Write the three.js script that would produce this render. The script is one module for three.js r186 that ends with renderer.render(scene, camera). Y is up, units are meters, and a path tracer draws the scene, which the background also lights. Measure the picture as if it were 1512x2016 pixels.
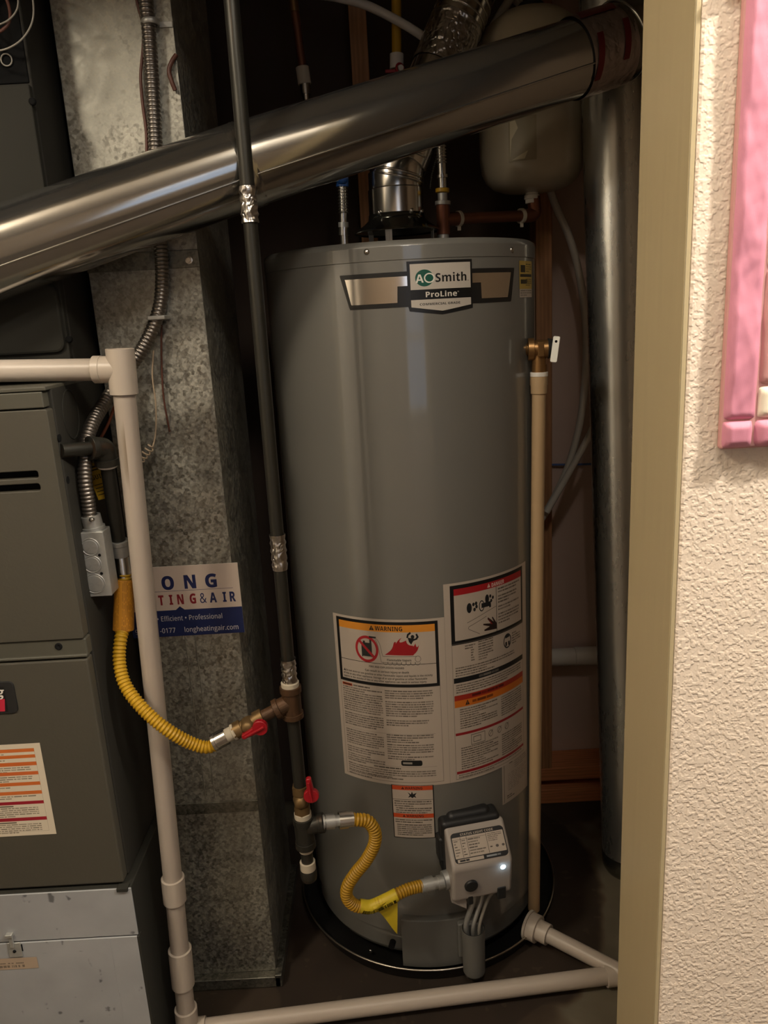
import * as THREE from 'three';
import { RoundedBoxGeometry } from 'three/addons/geometries/RoundedBoxGeometry.js';
import { mergeGeometries } from 'three/addons/utils/BufferGeometryUtils.js';

// ---------------------------------------------------------------- camera, light, exposure
const FOCAL = 1523, rad = THREE.MathUtils.degToRad;
const scene = new THREE.Scene();
const camera = new THREE.PerspectiveCamera(2 * Math.atan(1008 / FOCAL) * 180 / Math.PI, 0.75, 0.05, 40);
camera.position.set(0, 1.34, 0);
camera.rotation.order = 'YXZ';
camera.rotation.set(rad(-14.5), 0, rad(-3.2));
const renderer = new THREE.WebGLRenderer({ antialias: true });
renderer.toneMapping = THREE.LinearToneMapping;
renderer.toneMappingExposure = 1.0;
renderer.shadowMap.enabled = true;
scene.background = new THREE.Color(0.78, 0.95, 1.25);            // dusk sky outside the hall window
const LAMPS = [                                                   // hall ceiling lamps: position, candela, radius factor, colour
  { p: [-1.12, 2.35, -0.08], i: 4.25, r: 6, c: new THREE.Color(1.0, 0.87, 0.69), label: 'round glass ceiling lamp above the hall, farthest left of the three' },
  { p: [0.16, 2.35, -0.06], i: 1.85, r: 5, c: new THREE.Color(1.0, 0.92, 0.80), label: 'round glass ceiling lamp straight above the closet opening, middle one of three' },
  { p: [1.00, 2.35, -0.24], i: 9.0, r: 2.2, c: new THREE.Color(1.0, 0.92, 0.80), label: 'round glass ceiling lamp above the hall, near the pink wall hanging' },
];

// ---------------------------------------------------------------- measuring
// a photograph pixel seen at the horizontal distance d from the camera -> a point in metres
function ray(px, py) { return new THREE.Vector3((px - 756) / FOCAL, (1008 - py) / FOCAL, -1).applyEuler(camera.rotation); }
function at(px, py, d) { const r = ray(px, py); return r.multiplyScalar(d / -r.z).add(camera.position); }
const V = (x, y, z) => new THREE.Vector3(x, y, z);
const TANK = { x: 0.056, z: -1.59, r: 0.262, top: 1.452, bottom: 0.035 };
function onTank(px, py) {                                          // -> angle round the tank and height
  const r = ray(px, py), ox = -TANK.x, oz = -TANK.z;
  const a = r.x * r.x + r.z * r.z, b = 2 * (ox * r.x + oz * r.z), c = ox * ox + oz * oz - TANK.r ** 2;
  const k = Math.max(0, b * b - 4 * a * c), t = (-b - Math.sqrt(k)) / (2 * a);
  return [Math.atan2(ox + r.x * t, oz + r.z * t), camera.position.y + r.y * t];
}

// ---------------------------------------------------------------- noise and textures
let rs = 12345;
const rnd = () => { rs = (rs * 1664525 + 1013904223) >>> 0; return rs / 4294967296; };
function hash(x, y, s) { let h = (x * 374761393 + y * 668265263 + s * 2147483647) | 0; h = Math.imul(h ^ (h >>> 13), 1274126177); h ^= h >>> 16; return (h >>> 0) / 4294967296; }
function vnoise(x, y, n, s) {                                       // tiles every n cells
  const xi = Math.floor(x), yi = Math.floor(y), fx = x - xi, fy = y - yi, m = (k) => ((k % n) + n) % n;
  const u = fx * fx * (3 - 2 * fx), v = fy * fy * (3 - 2 * fy);
  const a = hash(m(xi), m(yi), s), b = hash(m(xi + 1), m(yi), s), c = hash(m(xi), m(yi + 1), s), d = hash(m(xi + 1), m(yi + 1), s);
  return a + (b - a) * u + (c - a) * v + (a - b - c + d) * u * v;
}
function fbm(u, v, n, s, oct = 4) { let t = 0, a = 0.5, k = n; for (let i = 0; i < oct; i++) { t += a * vnoise(u * k, v * k, k, s + i * 17); a *= 0.5; k *= 2; } return t / (1 - Math.pow(0.5, oct)); }
function voronoi(u, v, n, s) {
  const x = u * n, y = v * n, xi = Math.floor(x), yi = Math.floor(y); let best = 9, second = 9, id = 0;
  for (let j = -1; j <= 1; j++) for (let i = -1; i <= 1; i++) {
    const cx = ((xi + i) % n + n) % n, cy = ((yi + j) % n + n) % n;
    const dx = xi + i + hash(cx, cy, s) - x, dy = yi + j + hash(cx, cy, s + 5) - y, d = dx * dx + dy * dy;
    if (d < best) { second = best; best = d; id = hash(cx, cy, s + 9); } else if (d < second) second = d;
  }
  return [id, Math.sqrt(second) - Math.sqrt(best)];
}
const clamp = (x, a = 0, b = 1) => Math.min(b, Math.max(a, x));
const mix = (a, b, t) => a + (b - a) * t;
const smooth = (a, b, x) => { const t = clamp((x - a) / (b - a)); return t * t * (3 - 2 * t); };
function tex(n, fn, size, srgb = false) {                           // fn(u, v) -> [r, g, b] 0..1; size = metres per tile
  const data = new Uint8Array(n * n * 4);
  for (let y = 0, k = 0; y < n; y++) for (let x = 0; x < n; x++, k += 4) {
    const c = fn(x / n, y / n);
    data[k] = 255 * clamp(c[0]); data[k + 1] = 255 * clamp(c[1]); data[k + 2] = 255 * clamp(c[2]); data[k + 3] = 255;
  }
  const t = new THREE.DataTexture(data, n, n); t.wrapS = t.wrapT = THREE.RepeatWrapping; t.magFilter = THREE.LinearFilter; t.minFilter = THREE.LinearMipmapLinearFilter; t.generateMipmaps = true;
  if (srgb) t.colorSpace = THREE.SRGBColorSpace;
  const s = Array.isArray(size) ? size : [size, size];
  t.repeat.set(1 / s[0], 1 / s[1]); t.needsUpdate = true; return t;
}
const g3 = (x) => [x, x, x];
const rough = (n, fn, size) => tex(n, (u, v) => [0, fn(u, v), 0], size);
function paint(w, h, draw) {
  const c = document.createElement('canvas'); c.width = w; c.height = h; const x = c.getContext('2d'); draw(x, w, h);
  const t = new THREE.CanvasTexture(c); t.colorSpace = THREE.SRGBColorSpace; t.anisotropy = 8; return t;
}
const std = (o) => new THREE.MeshStandardMaterial(o);
const phy = (o) => new THREE.MeshPhysicalMaterial(o);
const lin = (r, g, b) => new THREE.Color().setRGB(r, g, b);

// ---------------------------------------------------------------- materials
const M = {};
{
  const cell = (u, v, n, s) => { const [id, e] = voronoi(u + 0.012 * fbm(u, v, 24, s + 3), v + 0.012 * fbm(u, v, 24, s + 4), n, s); return [id, e]; };
  const spangle = tex(512, (u, v) => { const a = cell(u, v, 46, 3)[0], b = cell(u, v, 80, 8)[0], f = fbm(u, v, 6, 2); const t = 0.66 + 0.17 * (a - 0.5) + 0.12 * (b - 0.5) + 0.16 * (f - 0.5); return [t, t * 0.985, t * 0.92]; }, 0.26, true);
  const spangleR = rough(512, (u, v) => { const a = cell(u, v, 46, 3)[0], b = cell(u, v, 80, 8)[0]; return 0.50 + 0.24 * (a - 0.5) + 0.16 * (b - 0.5) + 0.24 * (fbm(u, v, 5, 7) - 0.5); }, 0.26);
  const spangleB = tex(512, (u, v) => g3(0.3 * fbm(u, v, 40, 22, 2) + 0.7 * fbm(u, v, 3, 21, 3)), 0.26);
  M.galv = std({ color: lin(0.85, 0.85, 0.85), map: spangle, metalness: 0.78, roughness: 1, roughnessMap: spangleR, bumpMap: spangleB, bumpScale: 0.00025 });
  M.galvStrip = std({ color: lin(0.50, 0.50, 0.48), map: spangle, metalness: 0.85, roughness: 0.95, roughnessMap: spangleR });
  M.boxMetal = std({ color: lin(0.62, 0.63, 0.64), map: tex(256, (u, v) => { const t = 0.80 + 0.10 * (fbm(u, v, 5, 31) - 0.5) - 0.30 * smooth(0.72, 0.80, fbm(u, v, 14, 77)) * smooth(0.5, 0.7, vnoise(u * 30, v * 4, 30, 9)); return g3(t); }, 0.3, true), metalness: 0.3, roughness: 0.55 });
  const scuff = rough(512, (u, v) => 0.11 + 0.07 * fbm(u, v, 8, 41), 0.3);
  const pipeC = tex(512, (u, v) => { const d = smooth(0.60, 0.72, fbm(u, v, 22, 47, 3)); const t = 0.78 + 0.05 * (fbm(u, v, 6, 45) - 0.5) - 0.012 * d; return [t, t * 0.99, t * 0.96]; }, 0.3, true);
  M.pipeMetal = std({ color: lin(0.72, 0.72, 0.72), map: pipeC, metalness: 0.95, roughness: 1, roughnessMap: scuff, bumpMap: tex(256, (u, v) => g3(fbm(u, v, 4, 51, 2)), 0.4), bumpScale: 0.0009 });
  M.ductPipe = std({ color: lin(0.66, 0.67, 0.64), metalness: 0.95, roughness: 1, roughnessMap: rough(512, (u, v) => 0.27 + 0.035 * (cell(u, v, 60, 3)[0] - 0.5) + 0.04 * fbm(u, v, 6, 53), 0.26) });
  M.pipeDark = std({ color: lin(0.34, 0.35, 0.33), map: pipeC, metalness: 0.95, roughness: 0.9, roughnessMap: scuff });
  M.shinyVent = std({ color: lin(0.62, 0.60, 0.56), metalness: 1, roughness: 0.2 });
  M.foil = std({ color: lin(0.60, 0.58, 0.56), metalness: 1, roughness: 0.28, bumpMap: tex(256, (u, v) => g3(Math.abs(fbm(u, v, 5, 61, 3) - 0.5) * 2), 0.09), bumpScale: 0.005 });
  M.foilRed = std({ color: lin(0.13, 0.012, 0.012), metalness: 0.5, roughness: 0.35 });
  M.tank = phy({ color: lin(0.155, 0.150, 0.132), roughness: 0.42, clearcoat: 1, clearcoatRoughness: 0.06, map: tex(128, (u, v) => g3(0.97 + 0.05 * (fbm(u, v, 6, 71) - 0.5)), 0.4), bumpMap: tex(256, (u, v) => g3(fbm(u, v * 0.25 + 0.0, 4, 73, 2)), [0.5, 2]), bumpScale: 0.0012 });
  M.tankCover = std({ color: lin(0.13, 0.126, 0.112), roughness: 0.5 });
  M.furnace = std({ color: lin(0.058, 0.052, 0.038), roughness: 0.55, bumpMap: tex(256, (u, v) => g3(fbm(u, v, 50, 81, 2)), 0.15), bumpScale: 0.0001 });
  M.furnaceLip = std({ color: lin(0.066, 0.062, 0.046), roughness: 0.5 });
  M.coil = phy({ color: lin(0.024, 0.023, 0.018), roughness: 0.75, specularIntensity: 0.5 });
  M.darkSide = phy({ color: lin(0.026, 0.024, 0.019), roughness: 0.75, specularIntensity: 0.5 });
  M.black = phy({ color: lin(0.008, 0.008, 0.008), roughness: 0.9, specularIntensity: 0.2 });
  M.rubber = std({ color: lin(0.015, 0.015, 0.015), roughness: 0.45 });
  const iron = tex(256, (u, v) => { const r = smooth(0.6, 0.8, fbm(u, v, 9, 91)); return [mix(0.34, 0.42, r), mix(0.33, 0.32, r), mix(0.30, 0.24, r)]; }, 0.2, true);
  M.iron = std({ map: iron, color: lin(0.42, 0.42, 0.42), metalness: 0.55, roughness: 0.42, bumpMap: tex(128, (u, v) => g3(fbm(u, v, 16, 95)), 0.08), bumpScale: 0.0004 });
  M.ironRust = std({ map: tex(256, (u, v) => { const r = fbm(u, v, 8, 97); return [mix(0.24, 0.42, r), mix(0.19, 0.28, r), mix(0.14, 0.17, r)]; }, 0.12, true), metalness: 0.4, roughness: 0.55, bumpMap: tex(128, (u, v) => g3(fbm(u, v, 16, 99)), 0.06), bumpScale: 0.0006 });
  M.conduit = std({ color: lin(0.25, 0.225, 0.20), metalness: 0.95, roughness: 0.36 });
  M.steel = std({ color: lin(0.62, 0.60, 0.56), metalness: 1, roughness: 0.26 });
  M.zinc = std({ color: lin(0.56, 0.56, 0.53), metalness: 0.7, roughness: 0.45, map: tex(256, (u, v) => g3(0.86 + 0.2 * (fbm(u, v, 9, 103) - 0.5)), 0.06) });
  M.yellow = std({ color: lin(0.50, 0.285, 0.012), roughness: 0.42 });
  M.yellowDeep = std({ color: lin(0.40, 0.215, 0.009), roughness: 0.45 });
  M.yellowTag = std({ color: lin(0.60, 0.45, 0.02), roughness: 0.5 });
  M.brass = std({ color: lin(0.34, 0.19, 0.075), metalness: 0.85, roughness: 0.38 });
  M.brassDull = std({ color: lin(0.22, 0.14, 0.06), metalness: 0.7, roughness: 0.5 });
  M.copper = std({ color: lin(0.22, 0.085, 0.048), metalness: 0.75, roughness: 0.48 });
  M.red = std({ color: lin(0.34, 0.007, 0.014), roughness: 0.35 });
  M.blue = std({ color: lin(0.012, 0.06, 0.22), roughness: 0.4 });
  const dirt = tex(512, (u, v) => { const s = smooth(0.68, 0.8, fbm(u, v, 12, 113)) * 0.35; const t = 0.93 + 0.06 * (fbm(u, v, 4, 111) - 0.5); return [t * (1 - s * 0.75), t * (1 - s * 0.85), t * (1 - s)]; }, 0.5, true);
  M.pvc = std({ color: lin(0.55, 0.475, 0.40), map: dirt, roughness: 0.38 });
  M.pvcFit = std({ color: lin(0.53, 0.46, 0.385), roughness: 0.34 });
  M.tanPipe = std({ color: lin(0.52, 0.36, 0.20), roughness: 0.4, map: tex(256, (u, v) => g3(0.9 + 0.16 * (fbm(u, v * 0.3, 5, 117) - 0.5)), 0.3) });
  M.pex = std({ color: lin(0.60, 0.56, 0.50), roughness: 0.4 });
  M.cream = phy({ color: lin(0.38, 0.335, 0.25), roughness: 0.3, clearcoat: 0.3 });
  M.white = std({ color: lin(0.72, 0.68, 0.62), roughness: 0.5 });
  M.putty = std({ color: lin(0.50, 0.44, 0.34), roughness: 0.8 });
  M.valveWhite = std({ color: lin(0.36, 0.32, 0.285), roughness: 0.45 });
  M.leverWhite = std({ color: lin(0.80, 0.80, 0.74), metalness: 0.0, roughness: 0.4 });
  const wood = (s) => tex(256, (u, v) => { const g = Math.sin((u * 9 + 1.5 * fbm(u, v * 0.25, 4, s)) * 6.283) * 0.5 + 0.5, t = mix(0.90, 1, g) * (0.92 + 0.14 * fbm(u, v, 16, s + 2)); return [t * 0.72, t * 0.52, t * 0.36]; }, [0.09, 0.6], true);
  M.stud = std({ map: wood(121), roughness: 0.75, color: lin(0.9, 0.9, 0.9) });
  const woodH = wood(127); woodH.rotation = Math.PI / 2;
  M.plate = std({ map: woodH, roughness: 0.75, color: lin(1.35, 1.05, 0.95) });
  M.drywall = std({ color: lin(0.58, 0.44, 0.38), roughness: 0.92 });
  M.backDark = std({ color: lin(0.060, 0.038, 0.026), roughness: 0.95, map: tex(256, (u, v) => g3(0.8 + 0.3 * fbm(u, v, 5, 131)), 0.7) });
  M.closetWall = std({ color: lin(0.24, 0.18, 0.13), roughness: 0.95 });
  const conc = tex(1536, (u, v) => {                                // the closet slab: bare patches, and a ragged dark water stain round the pan
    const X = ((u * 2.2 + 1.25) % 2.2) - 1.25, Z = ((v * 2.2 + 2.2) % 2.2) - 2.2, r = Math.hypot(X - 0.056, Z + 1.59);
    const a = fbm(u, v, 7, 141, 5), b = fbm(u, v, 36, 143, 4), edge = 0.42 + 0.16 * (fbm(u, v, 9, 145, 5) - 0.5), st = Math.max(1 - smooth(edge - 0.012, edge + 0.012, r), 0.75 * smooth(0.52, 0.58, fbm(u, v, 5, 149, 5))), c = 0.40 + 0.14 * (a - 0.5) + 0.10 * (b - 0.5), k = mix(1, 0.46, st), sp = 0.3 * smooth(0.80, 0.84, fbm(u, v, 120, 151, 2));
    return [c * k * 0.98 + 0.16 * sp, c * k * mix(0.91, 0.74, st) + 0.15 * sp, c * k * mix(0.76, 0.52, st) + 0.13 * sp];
  }, 2.2, true);
  M.floor = std({ map: conc, roughness: 0.8, bumpMap: tex(256, (u, v) => g3(fbm(u, v, 24, 153)), 0.5), bumpScale: 0.0006 });
  M.hallFloor = std({ color: lin(0.07, 0.052, 0.038), roughness: 0.95, bumpMap: tex(256, (u, v) => g3(fbm(u, v, 60, 155, 2)), 0.2), bumpScale: 0.003 });
  const knock = tex(1024, (u, v) => { const a = fbm(u, v, 132, 161, 2), b = fbm(u, v, 220, 163, 2), big = fbm(u, v, 12, 165, 2); return g3(clamp(0.7 * smooth(0.36, 0.66, 0.85 * a + 0.15 * big) + 0.3 * b)); }, 0.42);
  M.plaster = std({ color: lin(0.75, 0.635, 0.515), roughness: 0.85, bumpMap: knock, bumpScale: 0.00062 });
  M.hallPaint = std({ color: lin(0.26, 0.21, 0.16), roughness: 0.9 });
  M.hallWhite = std({ color: lin(0.74, 0.69, 0.60), roughness: 0.8 });
  M.ceiling = std({ color: lin(0.60, 0.55, 0.48), roughness: 0.9 });
  M.trim = std({ color: lin(0.445, 0.365, 0.215), roughness: 0.42, bumpMap: tex(256, (u, v) => g3(fbm(u * 1, v * 0.2, 20, 171, 3)), [0.3, 0.9]), bumpScale: 0.0005 });
  const weave = tex(256, (u, v) => g3(0.5 + 0.25 * Math.sin(u * 6.283 * 64) + 0.25 * Math.sin(v * 6.283 * 64)), 0.04);
  M.pink = phy({ color: lin(0.60, 0.235, 0.325), roughness: 0.7, sheen: 0.4, sheenRoughness: 0.5, sheenColor: lin(1, 0.7, 0.75), bumpMap: weave, bumpScale: 0.00008 });
  M.rose = std({ color: lin(0.55, 0.28, 0.27), roughness: 0.8, bumpMap: weave, bumpScale: 0.00008 });
  M.creamCloth = std({ color: lin(0.78, 0.70, 0.55), roughness: 0.8, bumpMap: weave, bumpScale: 0.00008 });
  M.wireBrown = std({ color: lin(0.10, 0.035, 0.022), roughness: 0.5 });
  M.wireTan = std({ color: lin(0.42, 0.32, 0.22), roughness: 0.5 });
  M.wireGrey = std({ color: lin(0.26, 0.24, 0.20), roughness: 0.35 });
  M.wireBlue = std({ color: lin(0.07, 0.13, 0.34), roughness: 0.5 });
  M.chrome = std({ color: lin(0.82, 0.78, 0.72), metalness: 1, roughness: 0.16 });
  M.labelBlack = std({ color: lin(0.012, 0.012, 0.012), roughness: 0.35 });
  M.pan = std({ color: lin(0.05, 0.048, 0.045), metalness: 0.8, roughness: 0.4 });
  M.panRim = std({ color: lin(0.55, 0.5, 0.42), metalness: 1, roughness: 0.3 });
  M.woodRod = std({ color: lin(0.45, 0.27, 0.12), roughness: 0.6 });
}

// ---------------------------------------------------------------- geometry helpers
const Y = V(0, 1, 0);
function metreUV(g) {                                               // box projection, uv in metres
  const p = g.attributes.position, n = g.attributes.normal, uv = new Float32Array(p.count * 2);
  for (let i = 0; i < p.count; i++) {
    const ax = Math.abs(n.getX(i)), ay = Math.abs(n.getY(i)), az = Math.abs(n.getZ(i));
    if (ay >= ax && ay >= az) { uv[2 * i] = p.getX(i); uv[2 * i + 1] = p.getZ(i); } else if (ax >= az) { uv[2 * i] = p.getZ(i); uv[2 * i + 1] = p.getY(i); } else { uv[2 * i] = p.getX(i); uv[2 * i + 1] = p.getY(i); }
  }
  g.setAttribute('uv', new THREE.BufferAttribute(uv, 2)); return g;
}
function orient(g, a, dir) { g.applyQuaternion(new THREE.Quaternion().setFromUnitVectors(Y, dir.clone().normalize())); return g.translate(a.x, a.y, a.z); }
function lathe(a, dir, profile, seg = 40) {                         // profile [[height, radius], ...] along dir from a
  const g = new THREE.LatheGeometry(profile.map(([h, r]) => new THREE.Vector2(Math.max(r, 0.00001), h)), seg), uv = g.attributes.uv;
  const len = profile.reduce((s, q, i) => s + (i ? Math.hypot(q[0] - profile[i - 1][0], q[1] - profile[i - 1][1]) : 0), 0), rr = Math.max(...profile.map((q) => q[1]));
  for (let i = 0; i < uv.count; i++) uv.setXY(i, uv.getX(i) * 6.283 * rr, uv.getY(i) * len);
  return orient(g, a, dir);
}
function sharp(list) { const o = []; for (const q of list) { o.push(q); } return o; }
// a solid round bar from a to b with chamfered ends (each profile corner doubled so that it shades crisply)
function rod(a, b, r, r2 = r, seg = 32, ch = 0.0006) {
  const d = b.clone().sub(a), L = d.length(), e = 1e-5;
  return lathe(a, d, [[0, 0], [0, r - ch], [e, r - ch + e], [ch, r], [ch + e, r], [L - ch - e, r2], [L - ch, r2], [L - e, r2 - ch + e], [L, r2 - ch], [L, 0]], seg);
}
function ring(a, b, r, w) {                                         // open sleeve with wall thickness w
  const d = b.clone().sub(a), L = d.length(), e = 1e-5;
  return lathe(a, d, [[0, r - w], [0, r - 0.0005], [0.0005, r], [0.0005 + e, r], [L - 0.0005 - e, r], [L - 0.0005, r], [L, r - 0.0005], [L, r - w], [L - e, r - w], [0, r - w]], 40);
}
function hex(a, b, r) { const d = b.clone().sub(a), L = d.length(); const g = new THREE.CylinderGeometry(r, r, L, 6); g.translate(0, L / 2, 0); return orient(g.toNonIndexed(), a, d); }
function sweep(pts, r, { seg = 200, radial = 14, closed = false, raw = false } = {}) {   // r: number or function of arc length
  const c = raw ? raw : new THREE.CatmullRomCurve3(pts, closed, 'centripetal'), L = c.getLength(), fr = c.computeFrenetFrames(seg, closed);
  const pos = [], nor = [], uv = [], idx = [], f = typeof r === 'function' ? r : () => r;
  for (let i = 0; i <= seg; i++) {
    const p = c.getPointAt(i / seg), rr = f(L * i / seg, L), N = fr.normals[i], B = fr.binormals[i];
    for (let j = 0; j <= radial; j++) { const t = j / radial * Math.PI * 2, n = N.clone().multiplyScalar(Math.cos(t)).addScaledVector(B, Math.sin(t)); pos.push(p.x + n.x * rr, p.y + n.y * rr, p.z + n.z * rr); nor.push(n.x, n.y, n.z); uv.push(t * 0.02, L * i / seg); }
  }
  const k = radial + 1;
  for (let i = 0; i < seg; i++) for (let j = 0; j < radial; j++) { const a = i * k + j, b = a + k; idx.push(a, a + 1, b, b, a + 1, b + 1); }
  if (!closed) for (const i of [0, seg]) { const p = c.getPointAt(i / seg), t = fr.tangents[i], s = i ? 1 : -1, m = pos.length / 3; pos.push(p.x, p.y, p.z); nor.push(t.x * s, t.y * s, t.z * s); uv.push(0, 0); for (let j = 0; j < radial; j++) { const a = i * k + j; s > 0 ? idx.push(m, a, a + 1) : idx.push(m, a + 1, a); } }
  const g = new THREE.BufferGeometry(); g.setAttribute('position', new THREE.Float32BufferAttribute(pos, 3)); g.setAttribute('normal', new THREE.Float32BufferAttribute(nor, 3)); g.setAttribute('uv', new THREE.Float32BufferAttribute(uv, 2)); g.setIndex(idx);
  if (typeof r === 'function') g.computeVertexNormals();
  return g;
}
const corrug = (r, amp, pitch) => (s) => r + amp * Math.sin(s / pitch * 6.2832);
function box(x0, x1, y0, y1, z0, z1, b = 0.002) { const w = Math.abs(x1 - x0), h = Math.abs(y1 - y0), d = Math.abs(z1 - z0); const g = b ? new RoundedBoxGeometry(w, h, d, 2, Math.min(b, w / 2.1, h / 2.1, d / 2.1)) : new THREE.BoxGeometry(w, h, d); g.translate((x0 + x1) / 2, (y0 + y1) / 2, (z0 + z1) / 2); return metreUV(g); }
function roundRect(x0, x1, y0, y1, r, S = THREE.Shape) { const s = new S(); s.moveTo(x0 + r, y0); s.lineTo(x1 - r, y0); s.quadraticCurveTo(x1, y0, x1, y0 + r); s.lineTo(x1, y1 - r); s.quadraticCurveTo(x1, y1, x1 - r, y1); s.lineTo(x0 + r, y1); s.quadraticCurveTo(x0, y1, x0, y1 - r); s.lineTo(x0, y0 + r); s.quadraticCurveTo(x0, y0, x0 + r, y0); return s; }
function slab(shape, z, depth, bevel = 0.001) {                     // extruded towards +z from z
  const g = new THREE.ExtrudeGeometry(shape, { depth: Math.max(depth - 2 * bevel, 1e-4), bevelEnabled: bevel > 0, bevelThickness: bevel, bevelSize: bevel, bevelOffset: -bevel, bevelSegments: 2, curveSegments: 10 });
  g.translate(0, 0, z + bevel); return metreUV(g);
}
function flatLabel(x0, x1, y0, y1, z) { const g = new THREE.PlaneGeometry(x1 - x0, y1 - y0); g.translate((x0 + x1) / 2, (y0 + y1) / 2, z); return g; }
function tankPatch(p0, p1, y0, y1, r, n = 40, topF = null, botF = null) {   // piece of a cylinder round the tank axis
  const pos = [], nor = [], uv = [], idx = [];
  for (let i = 0; i <= n; i++) {
    const t = i / n, p = p0 + (p1 - p0) * t, yt = topF ? topF(t) : y1, yb = botF ? botF(t) : y0;
    for (let j = 0; j <= 1; j++) { const y = j ? yt : yb; pos.push(TANK.x + r * Math.sin(p), y, TANK.z + r * Math.cos(p)); nor.push(Math.sin(p), 0, Math.cos(p)); uv.push(t, (y - y0) / (y1 - y0)); }
    if (i < n) { const a = i * 2; idx.push(a, a + 2, a + 1, a + 1, a + 2, a + 3); }
  }
  const g = new THREE.BufferGeometry(); g.setAttribute('position', new THREE.Float32BufferAttribute(pos, 3)); g.setAttribute('normal', new THREE.Float32BufferAttribute(nor, 3)); g.setAttribute('uv', new THREE.Float32BufferAttribute(uv, 2)); g.setIndex(idx); return g;
}
const polyline = (pts) => (t) => { for (let i = 1; i < pts.length; i++) if (t <= pts[i][0] || i === pts.length - 1) { const [a, ya] = pts[i - 1], [b, yb] = pts[i]; return b === a ? yb : ya + (yb - ya) * clamp((t - a) / (b - a)); } };
// carry a point on along a direction until it meets the height y
const toY = (p, d, y) => p.clone().addScaledVector(d, (y - p.y) / d.y);
const rise = (p, q, y) => toY(q, q.clone().sub(p), y);                // on from p through q
// ---------------------------------------------------------------- objects
const used = {};
function numbered(n) { const k = used[n] = (used[n] ?? -1) + 1; return k ? n + '_' + String(k).padStart(3, '0') : n; }
function thing(name, label, category, base, group) {
  const o = new THREE.Group(); o.name = numbered(name); o.position.copy(base); o.userData = { label, category }; if (group) o.userData.group = group; scene.add(o); return o;
}
function baseOf(parent) { const v = V(0, 0, 0); for (let o = parent; o && o !== scene; o = o.parent) v.add(o.position); return v; }
function part(parent, name, geos, mat, label) {
  const list = (Array.isArray(geos) ? geos : [geos]).map((g) => { const h = g.index ? g.toNonIndexed() : g.clone(); for (const k of Object.keys(h.attributes)) if (!['position', 'normal', 'uv'].includes(k)) h.deleteAttribute(k); return h; });
  const g = list.length > 1 ? mergeGeometries(list) : list[0], b = baseOf(parent); g.translate(-b.x, -b.y, -b.z);
  const m = new THREE.Mesh(g, mat); m.name = name; m.castShadow = m.receiveShadow = true; if (label) m.userData.label = label; parent.add(m); return m;
}
function single(name, label, category, base, geos, mat, group) {
  const tmp = new THREE.Group(); tmp.position.copy(base); scene.add(tmp); const m = part(tmp, numbered(name), geos, mat); scene.remove(tmp); tmp.remove(m);
  m.position.copy(base); m.userData = { label, category }; if (group) m.userData.group = group; scene.add(m); return m;
}
function struct(name, geos, mat) { const m = part(scene, name, geos, mat); m.userData.kind = 'structure'; return m; }

// ================================================================ the setting
const FRONT = -0.70, INNER = -0.825, BACK = -1.96, CEIL = 2.44;
struct('floor', box(-1.2, 0.80, -0.12, 0, -2.1, -0.70, 0), M.floor);
struct('floor', box(-2.7, 2.7, -0.12, 0, -0.70, 2.6, 0), M.hallFloor);
struct('ceiling', box(-2.7, 2.7, CEIL, CEIL + 0.1, -2.1, 2.6, 0), M.ceiling);
{
  const s = new THREE.Shape(); s.moveTo(-2.7, 0); s.lineTo(-1.025, 0); s.lineTo(-1.025, 2.035); s.lineTo(0.278, 2.035); s.lineTo(0.278, 0); s.lineTo(2.7, 0); s.lineTo(2.7, CEIL); s.lineTo(-2.7, CEIL); s.closePath();
  struct('wall_front', slab(s, INNER, FRONT - INNER, 0.003), M.plaster);
}
struct('trim_1', box(0.273, 0.2785, 0, 2.03, INNER - 0.004, FRONT - 0.001, 0.0015), M.trim);
struct('trim_2', box(-1.0255, -1.02, 0, 2.03, INNER - 0.004, FRONT - 0.001, 0.0015), M.trim);
struct('trim_3', box(-1.02, 0.273, 2.03, 2.0355, INNER - 0.004, FRONT - 0.001, 0.0015), M.trim);
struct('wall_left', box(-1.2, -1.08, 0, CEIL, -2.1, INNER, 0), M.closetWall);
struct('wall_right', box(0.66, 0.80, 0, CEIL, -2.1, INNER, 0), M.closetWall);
const back = struct('wall_back', box(-1.08, 0.66, 0, CEIL, -2.1, BACK, 0), M.drywall);
struct('wall_hall_left', box(-2.15, -2.0, 0, CEIL, FRONT, 1.6, 0), M.hallWhite);
struct('wall_hall_corner', box(-2.75, -2.6, 0, CEIL, 1.4, 2.6, 0), M.hallPaint);
struct('wall_hall_corner', box(-2.75, -2.0, 0, CEIL, 1.45, 1.6, 0), M.hallPaint);
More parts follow.
